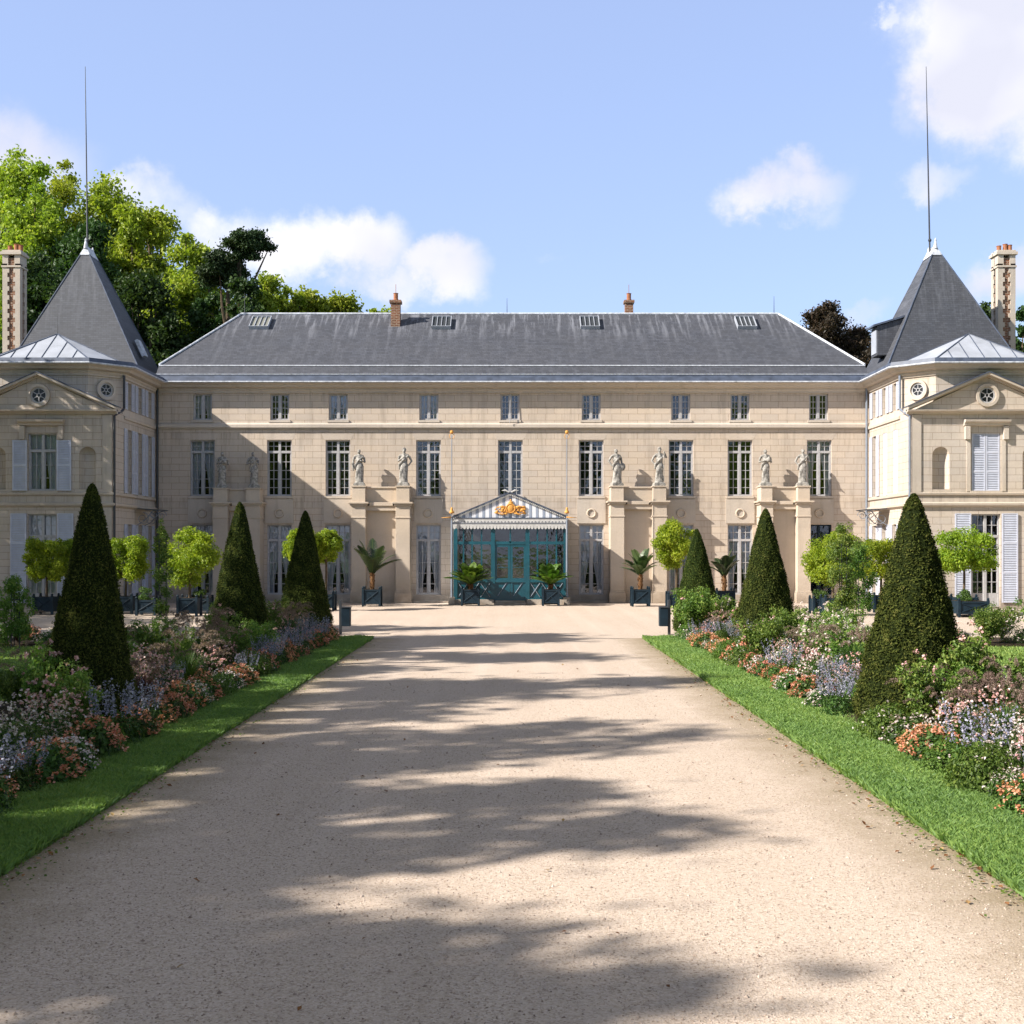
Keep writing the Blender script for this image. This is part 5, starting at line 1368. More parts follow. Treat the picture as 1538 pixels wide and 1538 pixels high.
def tree_at(px, pytop, Y, H_lo, Rpx, mat, label, cat, seed, name='tree', **k):
    x = F2X(px, Y); z = F2Z(pytop, Y)
    return big_tree(name, (x, Y, 0), z, Rpx * Y / 1890.0, mat, label, cat, seed, crown_lo=H_lo, **k)
bt = [(12, 212, 80, 105, 'tree', 0.25, 'tall yellow-green tree at the far left behind the banded chimney'),
      (92, 228, 84, 75, 'tree', 0.3, 'tall green tree rising behind the left pyramid roof tip'),
      (165, 250, 80, 88, 'tree', 0.25, 'broad yellow-green tree just right of the left lightning rod'),
      (232, 288, 78, 80, 'tree', 0.2, 'bright green tree on the slope of the wood, third step down from the left'),
      (288, 332, 74, 78, 'tree', 0.2, 'mid green tree where the skyline steps down toward the pine'),
      (210, 400, 68, 95, 'treed', 0.12, 'dark green tree filling the gap beside the left pyramid roof'),
      (318, 400, 70, 60, 'treed', 0.15, 'dark tree behind the left hip of the main roof'),
      (60, 350, 68, 90, 'treed', 0.12, 'dark tree directly behind the left pyramid roof and chimney'),
      (405, 396, 76, 56, 'tree', 0.2, 'small yellow-green tree right of the dark pine'),
      (458, 422, 78, 64, 'tree', 0.3, 'bright rounded treetop above the left end of the main ridge'),
      (520, 434, 80, 62, 'tree', 0.3, 'bright low treetop behind the main ridge, left of the brick chimney'),
      (566, 450, 82, 44, 'tree', 0.3, 'last low treetop behind the main ridge, touching the brick chimney')]
bt += [(40, 262, 74, 80, 'tree', 0.1, 'green tree in the second row between the banded chimney and the rod'),
       (128, 300, 73, 80, 'treed', 0.1, 'dark tree just behind the tip of the left pyramid roof'),
       (315, 362, 73, 52, 'tree', 0.1, 'bright green tree closing the skyline left of the umbrella pine'),
       (60, 240, 78, 70, 'tree', 0.1, 'tall bright green tree between the banded chimney and the lightning rod'),
       (200, 285, 77, 62, 'tree', 0.1, 'bright green tree in the middle of the falling skyline'),
       (430, 410, 77, 50, 'tree', 0.1, 'low bright tree above the left skylight'),
       (490, 430, 79, 50, 'tree', 0.1, 'low bright tree between the left skylight and the brick chimney'),
       (262, 372, 72, 80, 'tree', 0.1, 'mid green tree below the skyline left of the pine'),
       (368, 396, 63, 52, 'treed', 0.1, 'green tree at the foot of the pine, above the left roof hip')]
for i, (px, pt, Y, rp, mt, lo, lab) in enumerate(bt):
    tree_at(px, pt, Y, lo, rp, G[mt], lab, 'tree', 40 + i, n=62000 if rp > 60 else 36000, leaf=0.27 if rp > 60 else 0.25, nclump=230 if rp > 60 else 130)
def pine(px, py, rx, rz, Y, label, seed):
    """pine with a bare leaning stem and flattened cushions of needles"""
    r = np.random.default_rng(seed); rnd = random.Random(seed); x = F2X(px, Y); s = Y / 1890.0; zc = F2Z(py, Y)
    t = empty('pine_tree', (x, Y, 0), label, 'pine', 'trees behind the chateau'); n = 46
    C = r.normal(0, 0.42, (n, 3)); C = C / np.maximum(1, np.linalg.norm(C, axis=1, keepdims=True)) * np.array([rx * s, rx * s, rz * s]) + np.array([0, 0, zc])
    link_mesh('crown', np_mesh('crown', *clump_leaves(r, C, np.full(n, rx * s * 0.27) * r.uniform(.7, 1.3, n), 17000, 0.17, 0.6, gauss=True), G['pine']), None, t)
    mb = MB(); L_ = Vector((x, Y, 0)); limb_tree(mb, L_, L_ + Vector((0, 0, zc - rz * s * 0.3)), 0.28, [L_ + Vector(c) for c in C[::5]], rnd, lo=0.9); mb.build('trunk', M['bark'], t)
pine(371, 366, 33, 25, 66, 'dark umbrella-shaped pine above the left hip of the main roof', 71)
pine(338, 404, 36, 24, 66, 'dark pine leaning beside the taller umbrella pine', 72)
def layered_tree(px, pt, Y, Rp, mat, label, seed):
    """copper tree: ragged tiers of drooping boughs with sky between"""
    r = np.random.default_rng(seed); rnd = random.Random(seed); x = F2X(px, Y); H = F2Z(pt, Y); R = Rp * Y / 1890
    t = empty('copper_beech', (x, Y, 0), label, 'tree', 'trees behind the chateau'); C = []; RR = []; mb = MB(); L_ = Vector((x, Y, 0))
    mb.tube([L_, L_ + Vector((0.1, 0, H * 0.6)), L_ + Vector((0, 0, H * 0.97))], [0.35, 0.2, 0.03], 8)
    for k in range(90):
        s = r.uniform(0.0, 1.0); h = H * (0.66 + 0.29 * s); l = R * (1.0 - 0.85 * s ** 1.6) * r.uniform(0.3, 1.1); a = r.uniform(0, 6.28)
        tip = np.array([math.cos(a) * l, math.sin(a) * l, h + l * 0.30 + 0.3])
        mb.tube([L_ + Vector((0, 0, h - l * 0.25)), L_ + Vector(tip)], [0.07, 0.015], 5)
        for q in (0.45, 0.75, 1.0):
            C.append(np.array([0, 0, h - l * 0.25]) * (1 - q) + tip * q); RR.append(0.40 * r.uniform(0.5, 1.2))
    link_mesh('crown', np_mesh('crown', *clump_leaves(r, C, RR, 34000, 0.16, 0.7, gauss=True), mat), None, t); mb.build('trunk', M['bark'], t)
layered_tree(1236, 448, 68, 78, G['copper'], 'dark copper-leaved tree behind the right hip of the main roof', 81)
layered_tree(1287, 488, 69, 42, G['copper'], 'smaller copper-leaved tree close to the right pyramid roof', 82)
tree_at(1478, 438, 64, 0.2, 40, G['treed'], 'dark green tree between the right pyramid roof and the banded chimney', 'tree', 84, n=16000, leaf=0.24)
tree_at(1532, 446, 66, 0.2, 32, G['treed'], 'dark green tree right of the banded chimney at the far right', 'tree', 85, n=14000, leaf=0.24)

# shade trees standing left of the garden, beyond the picture, whose shadows fall across the path
sh = [(-19.5, 23.8, 16.2, 3.9), (-18.8, 18.2, 15.8, 3.5), (-19.6, 12.2, 16.8, 3.9), (-18.2, 7.4, 16.4, 3.3), (-17.6, 3.4, 15.6, 2.9), (-17.6, -0.3, 14.1, 3.0), (-22.6, -0.2, 15.9, 3.2), (-20.4, -3.4, 15.6, 3.2),  (-22.5, -8.0, 15.0, 4.2),
      (-30.5, 41.0, 17.2, 5.4), (-27.5, 33.0, 13.4, 4.6), (-25.8, 42.6, 15.4, 4.4), (-18.8, 29.4, 13.4, 2.9)]
for i, (x, y, H, R) in enumerate(sh):
    big_tree('shade_tree', (x, y, 0), H, R * (0.80 if 2 < y < 26 else 1.08), G['tree'], 'tall leafy avenue tree on the left lawn, number %d of its row' % (i + 1), 'tree', 90 + i, n=13000, leaf=0.30, crown_lo=0.30, nclump=70, group='avenue trees on the left lawn', lumps=0.22)

# unseen trees added around the camera to block part of the sky's light
src = [o for o in bpy.data.objects if o.name.startswith('shade_tree') and o.parent is None]
ring = [(-24, -16, 1.1), (-14, -20, 1.2), (-5, -23, 1.15), (5, -22, 1.25), (14, -19, 1.1), (22, -14, 1.2), (24, -4, 1.1), (24.5, 6, 1.2), (25, 16, 1.1), (26, 26, 1.15), (-39, -6, 1.2), (-40, 6, 1.15), (-39, 18, 1.1), (30, 36, 1.1)]
for i, (x, y, k) in enumerate(ring):
    t = copy_tree(src[i % len(src)]); t.location = (x, y, 0); t.rotation_euler = (0, 0, i * 1.1); t.scale = (k * 1.25, k * 1.25, k)
    t['label'] = 'tall unseen tree added around the garden to block sky light, number %d' % (i + 1); t['group'] = 'unseen trees added to block sky light'
# ------------------------------------------------------------------ clipped standard trees in tubs
def tub_parts(x, y, w, h, root, mat):
    b = MB(); hw = w / 2; b.box(x - hw, x + hw, y - hw, y + hw, 0.10, h); tb = b.build('tub', mat, root)
    for sx in (-1, 1):
        for sy in (-1, 1):
            b = MB(); b.box(x + sx * hw - 0.04, x + sx * hw + 0.04, y + sy * hw - 0.04, y + sy * hw + 0.04, 0, h + 0.04); b.ball((x + sx * hw, y + sy * hw, h + 0.075), 0.045, 7); b.build('corner_post', mat, tb)
    b = MB()
    for s_ in (-1, 1):
        b.tube([(x - hw + .05, y - hw - 0.01, 0.16 if s_ < 0 else h - 0.06), (x + hw - .05, y - hw - 0.01, h - 0.06 if s_ < 0 else 0.16)], 0.018, 5)
    b.box(x - hw + .04, x + hw - .04, y - hw - .02, y - hw - .001, h - 0.06, h - 0.005); b.box(x - hw + .04, x + hw - .04, y - hw - .02, y - hw - .001, 0.101, 0.16); b.build('brace', mat, tb)
    b = MB(); b.box(x - hw + 0.03, x + hw - 0.03, y - hw + 0.03, y + hw - 0.03, h - 0.06, h + 0.004); b.build('soil_fill', M['soil'], tb)
def ball_tree(px, py, Y, rx, rz, label, seed, boxy=False, tub=True):
    x = F2X(px, Y); s = Y / 1890; zc = F2Z(py, Y); a = rx * s; c = rz * s; r = np.random.default_rng(seed)
    t = empty('clipped_tree', (x, Y, 0), label, 'clipped tree', 'round-headed clipped trees in tubs')
    nC = 60; d = unit(r.normal(size=(nC, 3)))
    if boxy: d = np.sign(d) * np.abs(d) ** 0.55; d = d / np.maximum(1, np.abs(d).max(1, keepdims=True)) * 0.92
    C = d * np.array([a, a, c]) * r.uniform(0.70, 0.92, (nC, 1)) + np.array([0, 0, zc]) ; RR = np.full(nC, 0.25 * a + 0.02) * r.uniform(0.45, 1.5, nC)
    C = np.concatenate([C, [[0, 0, zc]]]); RR = np.append(RR, min(a, c) * 0.85)
    n = 15000
    link_mesh('crown', np_mesh('crown', *clump_leaves(r, C, RR, n, 0.080, 0.9, 0.15, 1.1, 0.6), G['lime']), None, t)
    b = MB(); b.tube([(x, Y, 0.3), (x + 0.02, Y, zc * 0.6), (x, Y, zc)], [0.05, 0.042, 0.03], 8)
    for k in range(7): q = d[k]; b.tube([(x, Y, zc - c * 0.8), (x + q[0] * a * 0.6, Y + q[1] * a * 0.6, zc + q[2] * c * 0.6)], [0.025, 0.01], 5)
    b.build('trunk', M['bark'], t)
    if tub: tub_parts(x, Y, 0.62, 0.60, t, M['tealdk'])
    return t
ball_tree(69, 840, 43.0, 31, 33, 'clipped lime-green tree at the far left before the shaded wing door', 1, True)
ball_tree(112, 838, 44.5, 26, 28, 'clipped tree half hidden behind the nearest left yew cone', 2, True)
ball_tree(188, 840, 43.5, 34, 33, 'flat-topped clipped tree between the nearest left yew cone and the rose pillar', 3, True)
ball_tree(284, 838, 42.0, 42, 42, 'broad clipped tree beside the rose pillar in front of the shaded corner', 4)
ball_tree(452, 818, 45.0, 26, 27, 'yellow-green clipped tree peeping out left of the third yew cone', 5)
ball_tree(489, 822, 45.8, 25, 26, 'yellow-green clipped tree peeping out right of the third yew cone', 6)
ball_tree(1015, 817, 45.5, 34, 36, 'round clipped tree above the small right yew cone', 7)
ball_tree(1250, 840, 42.0, 42, 42, 'round clipped tree in front of the dark blue door', 8)
ball_tree(1322, 838, 44.5, 37, 30, 'yellow-green clipped tree left of the tall sunlit yew cone', 9, True)
ball_tree(1447, 826, 42.5, 46, 30, 'wide flat clipped tree right of the tall sunlit yew cone before the wing door', 10, True)
def lone_tub(px, py, w, label):
    x, y = ground(px, py); t = empty('planter', (x, y, 0), label, 'planter', 'dark blue wooden tubs on the court'); tub_parts(x, y, w, 0.52, t, M['tealdk'])
    r = np.random.default_rng(int(px)); C = r.normal(0, 0.12, (8, 3)) + np.array([0, 0, 0.66])
    link_mesh('shrub', np_mesh('shrub', *clump_leaves(r, C, np.full(8, 0.16), 900, 0.06), G['bed']), None, t)
lone_tub(222, 924, 0.6, 'dark blue tub behind the nearest left yew cone'); lone_tub(300, 921, 0.7, 'dark blue tub below the broad clipped tree on the left')
lone_tub(1232, 922, 0.6, 'dark blue tub in front of the dark blue door'); lone_tub(1454, 926, 0.95, 'wide dark blue tub right of the tall sunlit yew cone')

# ------------------------------------------------------------------ palms and cycads
def frond(Ps, r, w0, nl=26, droop=0.5):
    """leaflets along a rib polyline; returns quads"""
    Ps = np.array(Ps); seg = np.linspace(0, len(Ps) - 1.001, nl); i = seg.astype(int); f = (seg - i)[:, None]
    P = Ps[i] * (1 - f) + Ps[i + 1] * f; T = unit(Ps[i + 1] - Ps[i]); S_ = unit(np.cross(T, np.array([0, 0, 1.0]) + 1e-3)); U = np.cross(S_, T)
    out = []
    t = np.linspace(0, 1, nl); ln = w0 * np.sin(np.pi * (0.12 + 0.85 * t)) ** 0.7
    for s in (-1, 1):
        d = unit(S_ * s * 0.85 + T * 0.55 + U * 0.15); tip = P + d * ln[:, None] - np.array([0, 0, 1]) * (ln * 0.25)[:, None]
        wd = T * 0.03
        out.append(np.stack([P - wd, P + wd, tip + wd * 0.3, tip - wd * 0.3], 1).reshape(-1, 3))
    V = np.concatenate(out); return V, np.arange(len(V)).reshape(-1, 4)
def palm(name, px, Y, base_py, trunk_py, top_py, half_px, label, mat, seed, tubw=0.65, tubh=0.66, nf=16, wleaf=0.20, up=1.0, group='potted palms along the facade'):
    x = F2X(px, Y); s = Y / 1890; r = np.random.default_rng(seed)
    t = empty(name, (x, Y, 0), label, 'potted palm', group)
    tub_parts(x, Y, tubw, tubh, t, M['tealdk'])
    zt = F2Z(trunk_py, Y); H = F2Z(top_py, Y) - zt; R = half_px * s * 1.15
    b = MB(); b.tube([(x, Y, tubh - 0.08), (x + 0.02, Y, zt - 0.10), (x, Y, zt + 0.1)], [0.085, 0.08, 0.07], 10)
    rr = random.Random(seed)
    for k in range(26):
        a = rr.uniform(0, 6.28); z = tubh + (zt - tubh) * rr.random(); b.tube([(x + 0.07 * math.cos(a), Y + .07 * math.sin(a), z), (x + .12 * math.cos(a), Y + .12 * math.sin(a), z + 0.08)], [0.022, 0.010], 4)
    b.build('trunk', M['palmbark'], t)
    parts = []; rib = MB()
    for k in range(nf):
        a = 2 * math.pi * k / nf + r.uniform(-.2, .2); e = r.uniform(0.15, 1.0); hh = H * (0.35 + 0.65 * e) * up; l = R * (1.15 - 0.75 * e) * r.uniform(0.85, 1.1)
        pts = []
        for q in np.linspace(0, 1, 7):
            z = hh * (1.45 * q - 0.45 * q * q * (1.0 + (1 - e)))
            pts.append((math.cos(a) * l * q, math.sin(a) * l * q, zt + z))
        V, Fq = frond(pts, r, wleaf); parts.append((V, Fq, r.uniform(0.2, 0.9) + np.zeros(len(Fq))))
        rib.tube([(p[0] + x, p[1] + Y, p[2]) for p in pts], [0.018, 0.016, 0.014, 0.012, 0.01, 0.008, 0.004], 4, caps=False)
    fr = link_mesh('fronds', np_mesh('fronds', *merge(parts), mat), None, t)
    rib.build('rib', M['stem'], t)
palm('potted_palm', 558.5, 49.3, 910, 862, 808, 42, 'dark potted palm with upright fronds between the piers left of the porch', G['palm'], 3, nf=17, wleaf=0.27)
palm('potted_palm', 961, 49.3, 910, 864, 824, 32, 'potted palm with spreading fronds between the piers right of the porch', G['palm'], 5, nf=20, wleaf=0.25)
palm('potted_palm', 1087, 47.5, 912, 866, 824, 27, 'potted palm with red-brown stem behind the two smaller right yew cones', G['palm'], 8, nf=12, wleaf=0.25)
palm('potted_cycad', 706, 49.8, 908, 878, 845, 36, 'bushy green cycad in a dark tub left of the porch door', G['cycad'], 11, tubw=0.66, tubh=0.64, nf=54, wleaf=0.22, group='cycads beside the porch door')
palm('potted_cycad', 826.5, 49.8, 908, 878, 846, 34, 'bushy green cycad in a dark tub right of the porch door', G['cycad'], 12, tubw=0.62, tubh=0.64, nf=50, wleaf=0.22, group='cycads beside the porch door')

# ------------------------------------------------------------------ litter bins
for px, sgn, lab in ((511, 1, 'dark litter bin on a post at the end of the left border'), (1004.5, -1, 'dark litter bin on a post at the end of the right border')):
    x, y = ground(px, 953); t = empty('litter_bin', (x, y, 0), lab, 'litter bin', 'litter bins at the court end of the path')
    b = MB(); b.box(x - 0.035, x + 0.035, y - 0.035, y + 0.035, 0, 0.90); b.build('post', M['iron'], t, bevel=0.006)
    b = MB(); x0, x1 = sorted((x + sgn * 0.036, x + sgn * 0.26))
    b.hexa([(x0, y - .13, .22), (x1, y - .13, .22), (x1, y + .13, .22), (x0, y + .13, .22), (x0, y - .15, .70), (x1 + .0, y - .15, .70), (x1, y + .15, .70), (x0, y + .15, .70)])
    bx = b.build('bin_box', M['tealdk'], t, bevel=0.01); b = MB(); b.box(x0 - .0, x1 + .01, y - .165, y + .165, .70, .725); b.build('lid', M['iron'], bx)

# ------------------------------------------------------------------ bedding plants
def cloud_pts(r, n, R, H, flat=0.0):
    d = unit(r.normal(size=(n, 3))); d[:, 2] = np.abs(d[:, 2]); q = r.uniform(0.35, 1, n) ** 0.5
    return d * q[:, None] * np.array([R, R, H]), d
def florets(r, C, k, spread, size, jitter=0.5):
    C = np.repeat(C, k, 0); P = C + r.normal(0, spread, C.shape); N_ = np.array([0, -0.15, 1.0]) + r.normal(0, jitter, P.shape)
    return leaf_quads(P, N_, size * r.uniform(0.7, 1.2, len(P)), r, 0.95)
def K_mound(r, petals, R=0.28, H=0.30, nl=900, nf=66, lf=0.05, spread=0.014, fs=0.029, k=10, leafm='bed'):
    P, d = cloud_pts(r, nl, R, H); V, Fq = leaf_quads(P, d + r.normal(0, .5, d.shape), lf * r.uniform(.6, 1.3, nl), r, 0.6)
    fo = np_mesh('leaves', V, Fq, r.uniform(0, 1, nl), G[leafm])
    d = unit(r.normal(size=(nf, 3))); d[:, 2] = np.abs(d[:, 2]) * 0.9 + 0.12; C = unit(d) * np.array([R, R, H]) * r.uniform(0.92, 1.14, nf)[:, None]
    V, Fq = florets(r, C, k, spread * 1.15, fs); return [('leaves', fo), ('blossoms', np_mesh('blossoms', V, Fq, r.uniform(0, 1, len(Fq)), G[petals]))]
def K_spikes(r, petals='blue', R=0.24, H=0.50, ns=34, leafm='bed'):
    P, d = cloud_pts(r, 600, R, H * 0.6); V, Fq = leaf_quads(P, d + r.normal(0, .5, d.shape), 0.055 * r.uniform(.6, 1.3, 600), r, 0.35)
    fo = np_mesh('leaves', V, Fq, r.uniform(0, 1, 600), G[leafm]); pts = []
    for k in range(ns):
        a = r.uniform(0, 6.28); q = R * r.uniform(0, 1) ** 0.5; b0 = np.array([math.cos(a) * q, math.sin(a) * q, H * 0.45]); tip = b0 + np.array([math.cos(a) * .08, math.sin(a) * .08, H * r.uniform(0.4, 0.75)])
        t = np.linspace(0.15, 1, 22)[:, None]; pts.append(b0 + (tip - b0) * t + r.normal(0, 0.010, (22, 3)))
    P = np.concatenate(pts); V, Fq = leaf_quads(P, r.normal(size=P.shape), 0.024 * r.uniform(.6, 1.2, len(P)), r, 0.8)
    return [('leaves', fo), ('blossoms', np_mesh('blossoms', V, Fq, r.uniform(0, 1, len(Fq)), G[petals]))]
def K_airy(r, petals='white', R=0.34, H=0.62, nf=120, fs=0.036, leafm='bed', nl=1000):
    P, d = cloud_pts(r, nl, R * 0.9, H * 0.8); V, Fq = leaf_quads(P, r.normal(size=P.shape), 0.045 * r.uniform(.5, 1.3, nl), r, 0.35)
    fo = np_mesh('leaves', V, Fq, r.uniform(0, 1, nl), G[leafm]); C, _ = cloud_pts(r, nf, R * 1.1, H * 1.08); C[:, 2] += 0.06
    V, Fq = florets(r, C, 4, 0.010, fs, 0.7); return [('leaves', fo), ('blossoms', np_mesh('blossoms', V, Fq, r.uniform(0, 1, len(Fq)), G[petals]))]
def K_grass(r, R=0.5, H=0.75, nb=420, npl=26, leafm='bed'):
    a = r.uniform(0, 6.28, nb); l = r.uniform(0.3, 1, nb) * R; h = H * r.uniform(0.5, 0.95, nb); Q = []
    for q0, q1 in ((0, .35), (.35, .7), (.7, 1)):
        def pt(q): return np.stack([np.cos(a) * l * q, np.sin(a) * l * q, h * (2.1 * q - 1.35 * q * q)], 1)
        w = np.stack([-np.sin(a), np.cos(a), 0 * a], 1) * 0.0045; k0, k1 = (1 - q0 * .8), (1 - q1 * .85)
        Q.append(np.stack([pt(q0) - w * k0, pt(q0) + w * k0, pt(q1) + w * k1, pt(q1) - w * k1], 1).reshape(-1, 3))
    V = np.concatenate(Q); Fq = np.arange(len(V)).reshape(-1, 4); fo = np_mesh('blades', V, Fq, np.tile(r.uniform(0.2, 1, nb), 3), G[leafm])
    pts = []
    for k in range(npl):
        an = r.uniform(0, 6.28); l_ = R * r.uniform(0.6, 1.15); hh = H * r.uniform(0.9, 1.25); q = np.linspace(0.62, 1.12, 46)
        c = np.stack([np.cos(an) * l_ * q, np.sin(an) * l_ * q, hh * (2.1 * q - 1.2 * q * q)], 1); pts.append(np.repeat(c, 3, 0) + r.normal(0, 0.010, (138, 3)))
    P = np.concatenate(pts); V, Fq = leaf_quads(P, r.normal(size=P.shape), 0.026 * r.uniform(.6, 1.3, len(P)), r, 0.3)
    return [('blades', fo), ('plumes', np_mesh('plumes', V, Fq, r.uniform(0, 1, len(Fq)), G['plume']))]
def K_rose(r, R=0.46, H=0.98, nl=4200, nf=18, petals='pink', leafm='rose', airy=0.9):
    st = MB(); C = []; RR = []
    for k in range(17):
        a = r.uniform(0, 6.28); l = R * r.uniform(0.25, 1.0); h = H * r.uniform(0.55, 1.05)
        p = [(0, 0, 0), (math.cos(a) * l * .4, math.sin(a) * l * .4, h * .55), (math.cos(a) * l, math.sin(a) * l, h)]
        st.tube(p, [0.012, 0.009, 0.004], 5)
        for q in (0.35, 0.6, 0.8, 1.0):
            C.append([math.cos(a) * l * q, math.sin(a) * l * q, h * (0.15 + 0.85 * q)]); RR.append(r.uniform(0.09, 0.17) * airy)
    V, Fq, R_ = clump_leaves(r, C, RR, nl, 0.050, 0.9, 0.1, 1.0, 0.6); fo = np_mesh('leaves', V, Fq, R_, G[leafm])
    me = bpy.data.meshes.new('stems'); me.from_pydata(st.v, [], st.f); me.materials.append(M['stem'])
    Cn = np.array(C)[3::4]; fc = Cn[r.choice(len(Cn), nf)] + r.normal(0, 0.06, (nf, 3)) + np.array([0, 0, 0.05])
    V, Fq = florets(r, fc, 16, 0.016, 0.034, 0.9); return [('stems', me), ('leaves', fo), ('blossoms', np_mesh('blossoms', V, Fq, r.uniform(0, 1, len(Fq)), G[petals]))]
KIN = {}
def proto(key, fn, n=2, **k):
    KIN[key] = [fn(np.random.default_rng(abs(hash_(key)) + i), **k) for i in range(n)]
def hash_(s): return sum(ord(c) * (i + 3) for i, c in enumerate(s))
proto('coral', K_mound, 3, petals='coral'); proto('blue', K_spikes, 2); proto('whitemound', K_mound, 2, petals='white', fs=0.028, k=5, R=0.26, H=0.26)
proto('white', K_airy, 2); proto('pink', K_airy, 2, petals='pink', R=0.36, H=0.62, nf=150); proto('grass', K_grass, 2); proto('purple', K_grass, 1, R=0.42, H=0.6, leafm='purple', npl=18)
proto('rose', K_rose, 3); proto('whiterose', K_rose, 2, petals='white', nf=44); proto('fern', K_mound, 2, petals='white', leafm='fern', R=0.34, H=0.36, nf=14, nl=2600, lf=0.035, k=4)
proto('shrub', K_rose, 2, nl=5500, nf=3, airy=1.05, H=0.85)
NAMES = {'coral': ('coral_mound', 'low mound of coral orange flowers', 'flowers'), 'blue': ('blue_salvia', 'clump of grey-blue flower spikes', 'flowers'),
         'whitemound': ('white_mound', 'low mound of white flowers', 'flowers'), 'white': ('white_flowers', 'airy clump of small white flowers', 'flowers'),
         'pink': ('pink_flowers', 'airy clump of pale pink flowers', 'flowers'), 'grass': ('fountain_grass', 'arching fountain grass with brown plumes', 'ornamental grass'),
         'purple': ('purple_grass', 'dark purple-leaved tuft with brown plumes', 'ornamental grass'), 'rose': ('rose_bush', 'leafy rose bush with pink blooms', 'rose bush'),
         'whiterose': ('white_rose_bush', 'loose bush dotted with white blooms', 'rose bush'), 'fern': ('feathery_plant', 'bright green feathery mound', 'plant'), 'shrub': ('leafy_shrub', 'dense green leafy shrub', 'shrub')}
PLANTS = []
def plant(kind, x, y, sc, z=0.07): PLANTS.append((kind, x, y, sc, z))
pr = random.Random(21)
def near_cone(x, y, m): return any(math.hypot(x - cx_, y - cy_) < R_ + m for cx_, cy_, R_ in CONES)
for s_ in (-1, 1):
    e = BR if s_ > 0 else BL
    # front row
    y = 7.6; k = 0
    while y < EDGE - 0.5:
        kind = pr.choices(['coral', 'blue', 'whitemound', 'fern'], [4.2, 2.4, 1.5, 1.6])[0]
        x = e + s_ * (0.03 + pr.uniform(0, 0.16))
        if not near_cone(x, y, 0.28): plant(kind, x, y, pr.uniform(0.75, 1.2), 0.05)
        y += pr.uniform(0.36, 0.56); k += 1
    y = 7.9
    while y < EDGE - 0.5:
        kind = pr.choices(['blue', 'white', 'pink', 'coral', 'fern', 'purple', 'grass'], [3, 1.8, 2.8, 2.0, 1.4, 1.0, 1.2])[0]
        x = e + s_ * (0.62 + pr.uniform(-0.05, 0.25))
        if not near_cone(x, y, 0.12): plant(kind, x, y, pr.uniform(0.75, 1.1))
        y += pr.uniform(0.42, 0.68)
    y = 8.2
    while y < EDGE - 0.6:
        kind = pr.choices(['grass', 'white', 'pink', 'rose', 'whiterose', 'blue', 'purple'], [2.8, 1.8, 3.2, 0.9 if y > 19 else 0.2, 1.6 if y > 19 else 0.3, 1.8, 1.1])[0]
        x = e + s_ * (1.15 + pr.uniform(-0.1, 0.35))
        if not near_cone(x, y, 0.2): plant(kind, x, y, pr.uniform(0.75, 1.05))
        y += pr.uniform(0.55, 0.95)
    y = 8.5
    while y < EDGE - 0.7:
        kind = pr.choices(['whiterose', 'grass', 'pink', 'white', 'shrub', 'rose'], [2.0, 1.8, 2.4, 2.2, 0.8, 0.8] if y > 19 else [0, 2.0, 2.4, 1.6, 0, 0])[0]
        x = e + s_ * (1.95 + pr.uniform(-0.2, 0.5))
        if not near_cone(x, y, 0.3): plant(kind, x, y, pr.uniform(0.75, 1.05))
        y += pr.uniform(0.7, 1.2)
# the ones the photograph shows clearly
for kind, px, py, sc in (('rose', 108, 1112, 0.86), ('rose', 62, 1098, 0.85), ('shrub', 20, 1075, 0.7), ('shrub', 392, 1000, 0.85), ('shrub', 350, 1008, 0.8), ('grass', 300, 1015, 1.2), ('grass', 435, 975, 1.0),
                         ('shrub', 1040, 962, 1.15), ('shrub', 1075, 962, 1.1), ('shrub', 1150, 1000, 1.05), ('shrub', 1188, 992, 0.95), ('whiterose', 1265, 1030, 1.05), ('whiterose', 1230, 1010, 0.95), ('grass', 1290, 1040, 1.1),
                         ('shrub', 1425, 1110, 0.95), ('rose', 1400, 1120, 0.8), ('purple', 1418, 1120, 0.9), ('grass', 1415, 1112, 1.0), ('grass', 1520, 1110, 0.95), ('fern', 1452, 1130, 0.95), ('fern', 1520, 1160, 0.9), ('fern', 1405, 1140, 0.8)):
    x, y = ground(px, py); plant(kind, x, y, sc)
# far beds across the lawns
for s_ in (-1, 1):
    for k in range(24):
        kind = pr.choices(['coral', 'whitemound', 'pink', 'shrub', 'white', 'whiterose', 'purple'], [2.5, 2, 1, 1.6, 1, 1, 0.6])[0]
        plant(kind, s_ * (9.2 + (k % 12) * 0.72 + pr.uniform(-.1, .1)), 28.5 + (k // 12) * 0.9 + pr.uniform(-.1, .3), pr.uniform(0.9, 1.25), 0.08)
ORD = ['nearest the camera'] + ['%s from the camera' % w for w in 'second third fourth fifth sixth seventh eighth ninth tenth eleventh twelfth thirteenth fourteenth fifteenth sixteenth seventeenth eighteenth nineteenth twentieth'.split()]
def ordinal(k):
    if k < len(ORD): return ORD[k]
    u = k + 1; suf = 'th' if 10 < u % 100 < 14 else {1: 'st', 2: 'nd', 3: 'rd'}.get(u % 10, 'th'); return '%d%s from the camera' % (u, suf)
PLANTS.sort(key=lambda p: p[2]); count = {}; FIRST = {}
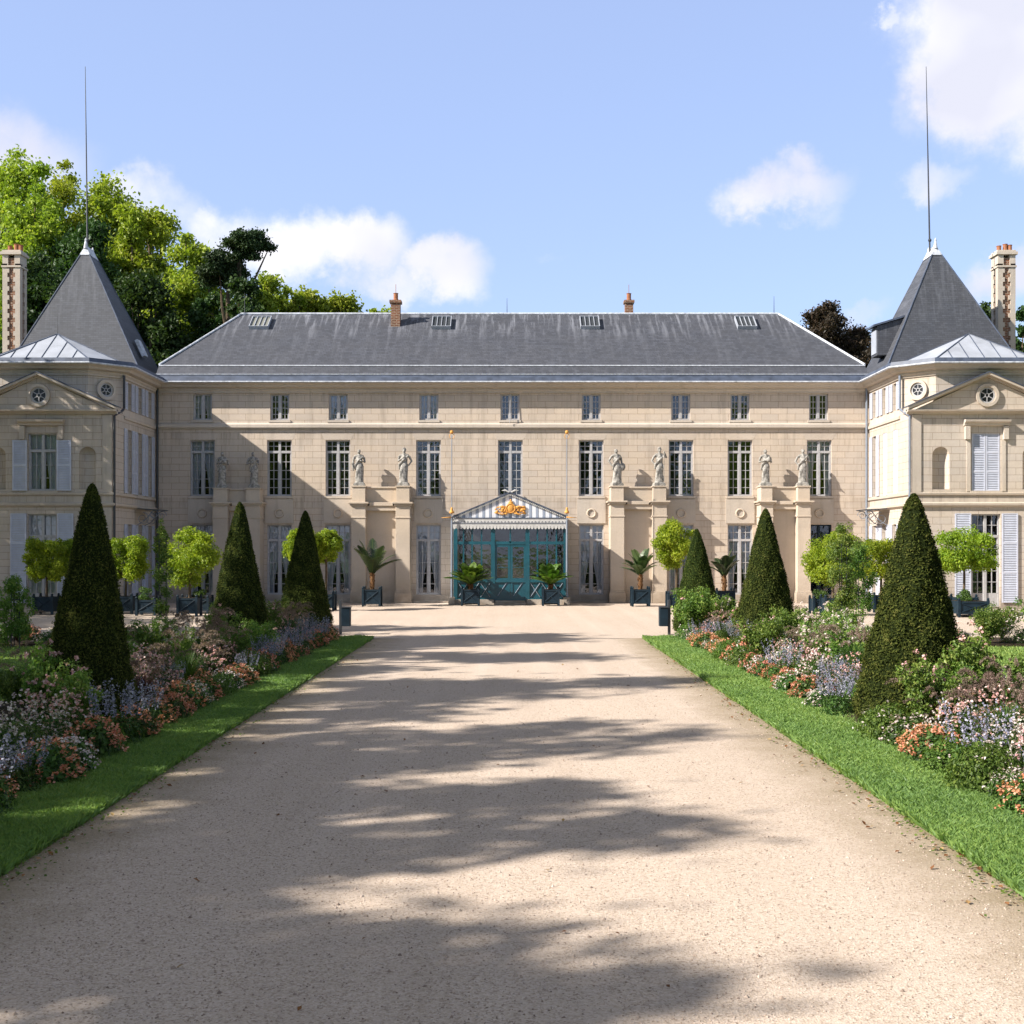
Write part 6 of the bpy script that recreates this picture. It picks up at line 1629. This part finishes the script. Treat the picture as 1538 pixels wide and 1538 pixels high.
for i, (kind, x, y, sc, z) in enumerate(PLANTS):
    far = y > 27 and abs(x) > 8; side = 'left' if x < 0 else 'right'
    row = ('far %s bed' % side) if far else ('%s border' % side)
    ck = (kind, row); n = count.get(ck, 0); count[ck] = n + 1
    nm, desc, cat = NAMES[kind]
    lab = '%s, %s in the %s' % (desc, ordinal(n), row)
    v = i % len(KIN[kind]); key = (kind, v)
    if key not in FIRST:
        t = empty(nm, (x, y, z), lab, cat); FIRST[key] = t
        for pn, me in KIN[kind][v]: link_mesh(pn, me, None, t)
    else:
        t = copy_tree(FIRST[key]); t.location = (x, y, z); t['label'] = lab
    t['group'] = '%s in the %s' % (desc, row); t['kind'] = 'thing'; t.rotation_euler = (0, 0, pr.uniform(0, 6.28)); t.scale = (sc, sc, sc * pr.uniform(0.9, 1.1))

# climbing roses on iron pillars
def rose_pillar(px, pb, pt, label, seed, bushy):
    x, y = ground(px, pb); H = F2Z(pt, y); r = np.random.default_rng(seed); t = empty('rose_pillar', (x, y, 0.03), label, 'climbing rose', 'climbing roses on iron pillars')
    b = MB()
    for a in (0, 2.1, 4.2): b.tube([(x + .10 * math.cos(a), y + .1 * math.sin(a), 0), (x + .1 * math.cos(a), y + .1 * math.sin(a), H * 0.9)], 0.012, 5)
    for z in np.arange(0.3, H * 0.9, 0.4): b.tube([(x + .1 * math.cos(a), y + .1 * math.sin(a), z) for a in np.linspace(0, 6.28, 9)], 0.008, 4)
    b.build('pillar', M['iron'], t)
    C = []; RR = []
    for k in range(54):
        q = r.uniform(0.15 if bushy else 0.25, 1.05); a = r.uniform(0, 6.28); w = (0.28 if bushy else 0.14) * r.uniform(0.3, 1.3) * (1.25 if q > 0.55 else 0.9) * (0.35 if q > 0.93 else 1)
        C.append([math.cos(a) * w, math.sin(a) * w, H * q]); RR.append(r.uniform(0.06, 0.15) * (1.4 if bushy else 1.0))
    link_mesh('leaves', np_mesh('leaves', *clump_leaves(r, C, RR, 6500 if bushy else 4200, 0.055, 1.1, 0.1, 1.0, 0.6), G['rose']), None, t)
    V, Fq = florets(r, np.array(C)[::4], 10, 0.015, 0.03, 0.9); link_mesh('blossoms', np_mesh('blossoms', V, Fq, r.uniform(0, 1, len(Fq)), G['pink']), None, t)
rose_pillar(243, 962, 792, 'climbing rose on a thin pillar before the broad left clipped tree', 5, False)
rose_pillar(1265, 958, 800, 'bushy climbing rose on a pillar before the round right clipped tree', 6, True)
rose_pillar(1290, 955, 830, 'leafy climbing rose close beside the bushier pillar in the right border', 7, True)
rose_pillar(22, 975, 880, 'climbing rose on a low pillar at the far left of the lawn', 8, True)
